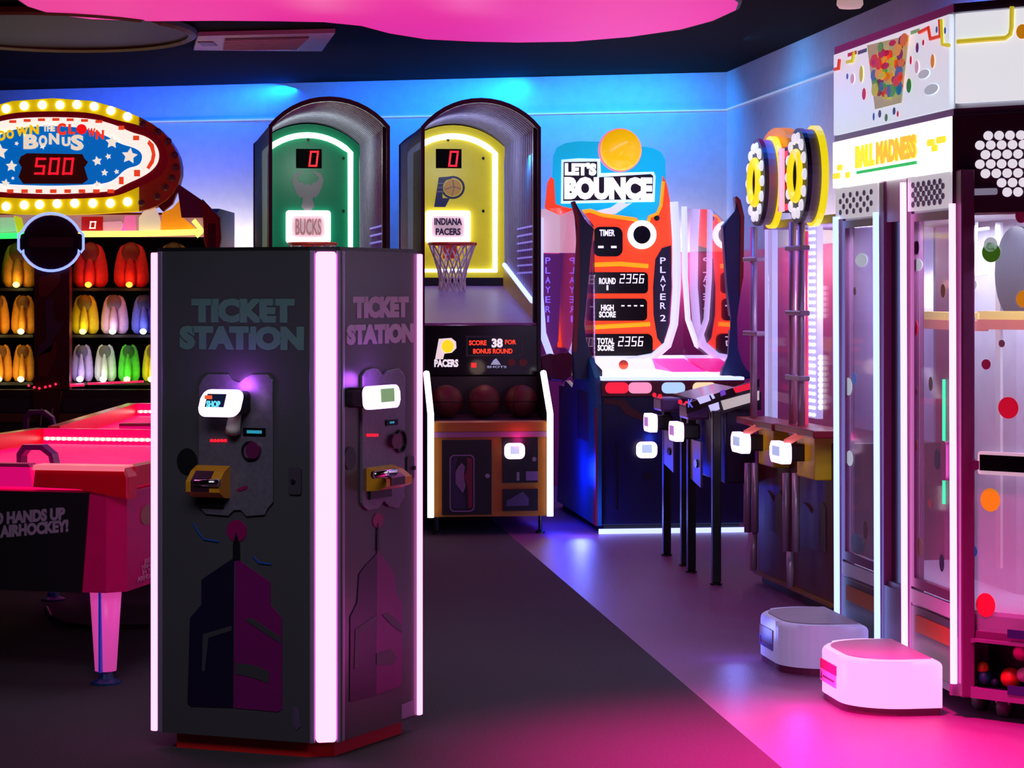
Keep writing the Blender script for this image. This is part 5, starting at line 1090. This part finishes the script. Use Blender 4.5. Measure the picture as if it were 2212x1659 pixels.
# hatch with a recess full of balls
hx0, hx1 = FG.p(2098, 1430, 0)[0], LG - .08; hz1, hz0 = FG.p(2110, 1384, 0)[1], FG.p(2110, 1484, 0)[1]
m = MB(FG); m.frame(rrect(.0, zBt, LG, zn0 - .02, .004), rrect(hx0, hz0, hx1, hz1, .035), -.03, -.002); bx = m.build('hatch_plate', M('mauve hatch plate', (140, 84, 134), 0.35, .2), octo)
for y0_, y1_ in ((1368, 1378), (1490, 1500)): m = MB(FG); m.rectp(2176, y0_, 2260, y1_, -.034, .004); m.build('hatch_label', M('navy label', (40, 34, 96), 0.4), bx)
MB(FG).box(hx0 - .01, hx1 + .01, .145, .155, hz0 - .01, hz1 + .01).build('hatch_back', M('dark navy hatch back', (16, 12, 34), 0.4), octo)
MB(FG).box(hx0 - .02, hx1 + .01, -.002, .15, hz0 - .012, hz0 - .002).build('hatch_floor', M('dark navy hatch back', (16, 12, 34), 0.4), octo)
# rails seen through the panes
m = MB(FO); zr = FO.p(2000, 690, .1)[1]; m.box(.70, LO - .03, .10, .14, zr, zr + .03); m.build('inner_rail', M('yellow rail', (238, 206, 90), 0.4, 0, .5), octo)
m = MB(FO); m.box(.70, LO - .03, .095, .14, zr - .035, zr); m.build('inner_rail', M('orange rail', (216, 110, 80), 0.4, 0, .4), octo)
m = MB(FG); zr = FG.p(2100, 690, .1)[1]; m.box(.04, LG - .1, .10, .14, zr, zr + .03); m.build('inner_rail', _m['yellow rail'], octo)
m = MB(FG); m.box(.04, LG - .1, .095, .14, zr - .035, zr); m.build('inner_rail', _m['orange rail'], octo)
m = MB(FG)
for y in (500, 597): c = FG.p(2088, y, .2); m.tube([(c[0], .2, c[1]), (c[0] + .09, .2, c[1] + .01)], .006, 6)
a, b = FG.p(2110, 480, .2), FG.p(2098, 690, .2); m.tube([(a[0], .2, a[1]), (b[0], .2, b[1])], .006, 6); m.build('inner_ladder', M('ice white rod', (220, 230, 255), 0.4, 0, .6), octo)
m = MB(FG); a = FG.p(2150, 700, .25); m.box(a[0], a[0] + .02, .25, .27, .5, 1.75); m.build('inner_post', WPL, octo)
m = MB(FG); c = FG.p(2195, 590, .22); m.disc(c[0], c[1], .085, .17, .22, .26); m.build('inner_disc', M('black inner disc', (20, 20, 30), 0.4), octo)
for F, L in ((FG, LG), (FO, LO)):
    for f_ in (.22, .55, .85):
        p_ = F.w(L * f_, .15, 1.74); q_ = F.w(L * f_, .22, .4)
        area('cabinet_light', p_, q_, (.2, .08), (225, 232, 255), 4.5)
# castors
for F, x, y in ((FG, .16, .08), (FG, .02, .16), (FG, .7, .1), (FO, .1, .1), (FO, .1, .8)):
    m = MB(F); m.tube([(x - .018, y, .035), (x + .018, y, .035)], .035, 14); ca = m.build('castor', M('grey castor', (110, 90, 115), 0.35), octo, True)
    m = MB(F); m.box(x - .028, x + .028, y - .02, y + .03, .05, zBt + .002); m.build('castor_fork', STEEL, ca)
# balls behind the hatch: shelf in front of dark back is the plate rim itself
for k, (X, Y, r_, col, lab) in enumerate(((2113, 1441, 13, (214, 66, 24), 'small orange ball at the left end of the cabinet ball hatch'), (2117, 1467, 17, (10, 70, 92), 'teal ball at the lower left of the cabinet ball hatch'), (2183, 1464, 22, (214, 46, 16), 'red orange ball low in the cabinet ball hatch'),
        (2206, 1410, 18, (206, 30, 130), 'magenta ball at the top of the cabinet ball hatch'), (2212, 1458, 16, (226, 120, 180), 'pale pink ball at the right picture edge in the hatch'), (2150, 1476, 10, (24, 24, 70), 'small navy ball between teal and red balls in the hatch'))):
    yy_ = .045 if k != 3 else .10
    c = FG.p(X, Y, yy_); rad = r_ * FG.w(c[0], 0, 0).y / FOC
    P_ = FG.w(max(c[0], hx0 + rad), yy_, max(c[1], hz0 + rad))
    b_ = MB(Face(P_.x, P_.y, -39.7, P_.z)); b_.sphere((0, 0, 0), rad, (1, 1, 1), 20, 14)
    tag(b_.build('play_ball', M('play ball %d' % k, col, 0.5, 0, 0, .3, 60), None, True), lab, 'ball', 'balls in the cabinet hatch')

# ---------------------------------------------------------------- lit step pads
def pad(x0, x1, out, label, glow, shell):
    t = thing('step_pad', FO, label, 'step stool', 'lit step pads in front of the ball cabinet')
    xm = (x0 + x1) / 2; r_ = .20
    q = [(x0, -.045)] + [(x0 + r_ * .9 - r_ * .9 * math.cos(R(a)), -out + r_ - r_ * math.sin(R(a)) ) for a in range(0, 91, 10)] + [(x1 - r_ * .9 + r_ * .9 * math.sin(R(a)), -out + r_ - r_ * math.cos(R(a))) for a in range(0, 91, 10)] + [(x1, -.045)]
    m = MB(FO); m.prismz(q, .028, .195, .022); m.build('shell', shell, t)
    cx, cy = xm, -out * .55
    qi = [(cx + (x - cx) * .84, cy + (y - cy) * .84) for x, y in q]
    m = MB(FO); m.prismz(qi, .1945, .199); m.build('tread', M('grey beige tread', (170, 150, 165), 0.5), t)
    qb = [(cx + (x - cx) * .97, cy + (y - cy) * .97) for x, y in q]
    m = MB(FO); m.prismz(qb, .0, .028); m.build('base', M('dark plum base', (110, 40, 80), 0.4), t)
    # printed label on the outer side
    m = MB(FO); lx = xm - .03; m.box(lx - .10, lx + .10, -out - .004, -out + .004, .115, .150); lb = m.build('label', M('magenta label', (225, 10, 120), 0.4) if glow[0] > 200 else M('brown red label', (120, 34, 40), 0.4), t)
    m = MB(FO); m.box(lx - .10, lx + .10, -out - .004, -out + .004, .070, .115); m.build('label', M('pale label', (240, 205, 240), 0.4) if glow[0] > 200 else M('violet label', (90, 70, 160), 0.4), lb)
    m = MB(FO); m.box(lx - .06, lx + .08, -out - .006, -out, .088, .094); m.prism([(lx - .09, .08), (lx - .07, .08), (lx - .08, .108)], -out - .006, -out); m.build('label_mark', MAG, lb)
    return t
xa, xb = FO.p(1952, 900, 0)[0], FO.p(2058, 900, 0)[0]
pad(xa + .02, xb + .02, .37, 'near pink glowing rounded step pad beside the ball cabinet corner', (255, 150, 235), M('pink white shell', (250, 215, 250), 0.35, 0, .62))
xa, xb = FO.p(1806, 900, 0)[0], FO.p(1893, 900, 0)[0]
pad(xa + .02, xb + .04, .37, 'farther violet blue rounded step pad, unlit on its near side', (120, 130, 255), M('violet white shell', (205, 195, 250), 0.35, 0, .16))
point('pad_glow', FO.w(.15, -.46, .12), (120, 130, 255), 1.2, .04)
point('pad_glow', FO.w(1.25, -.50, .12), (255, 60, 220), 1.6, .04)
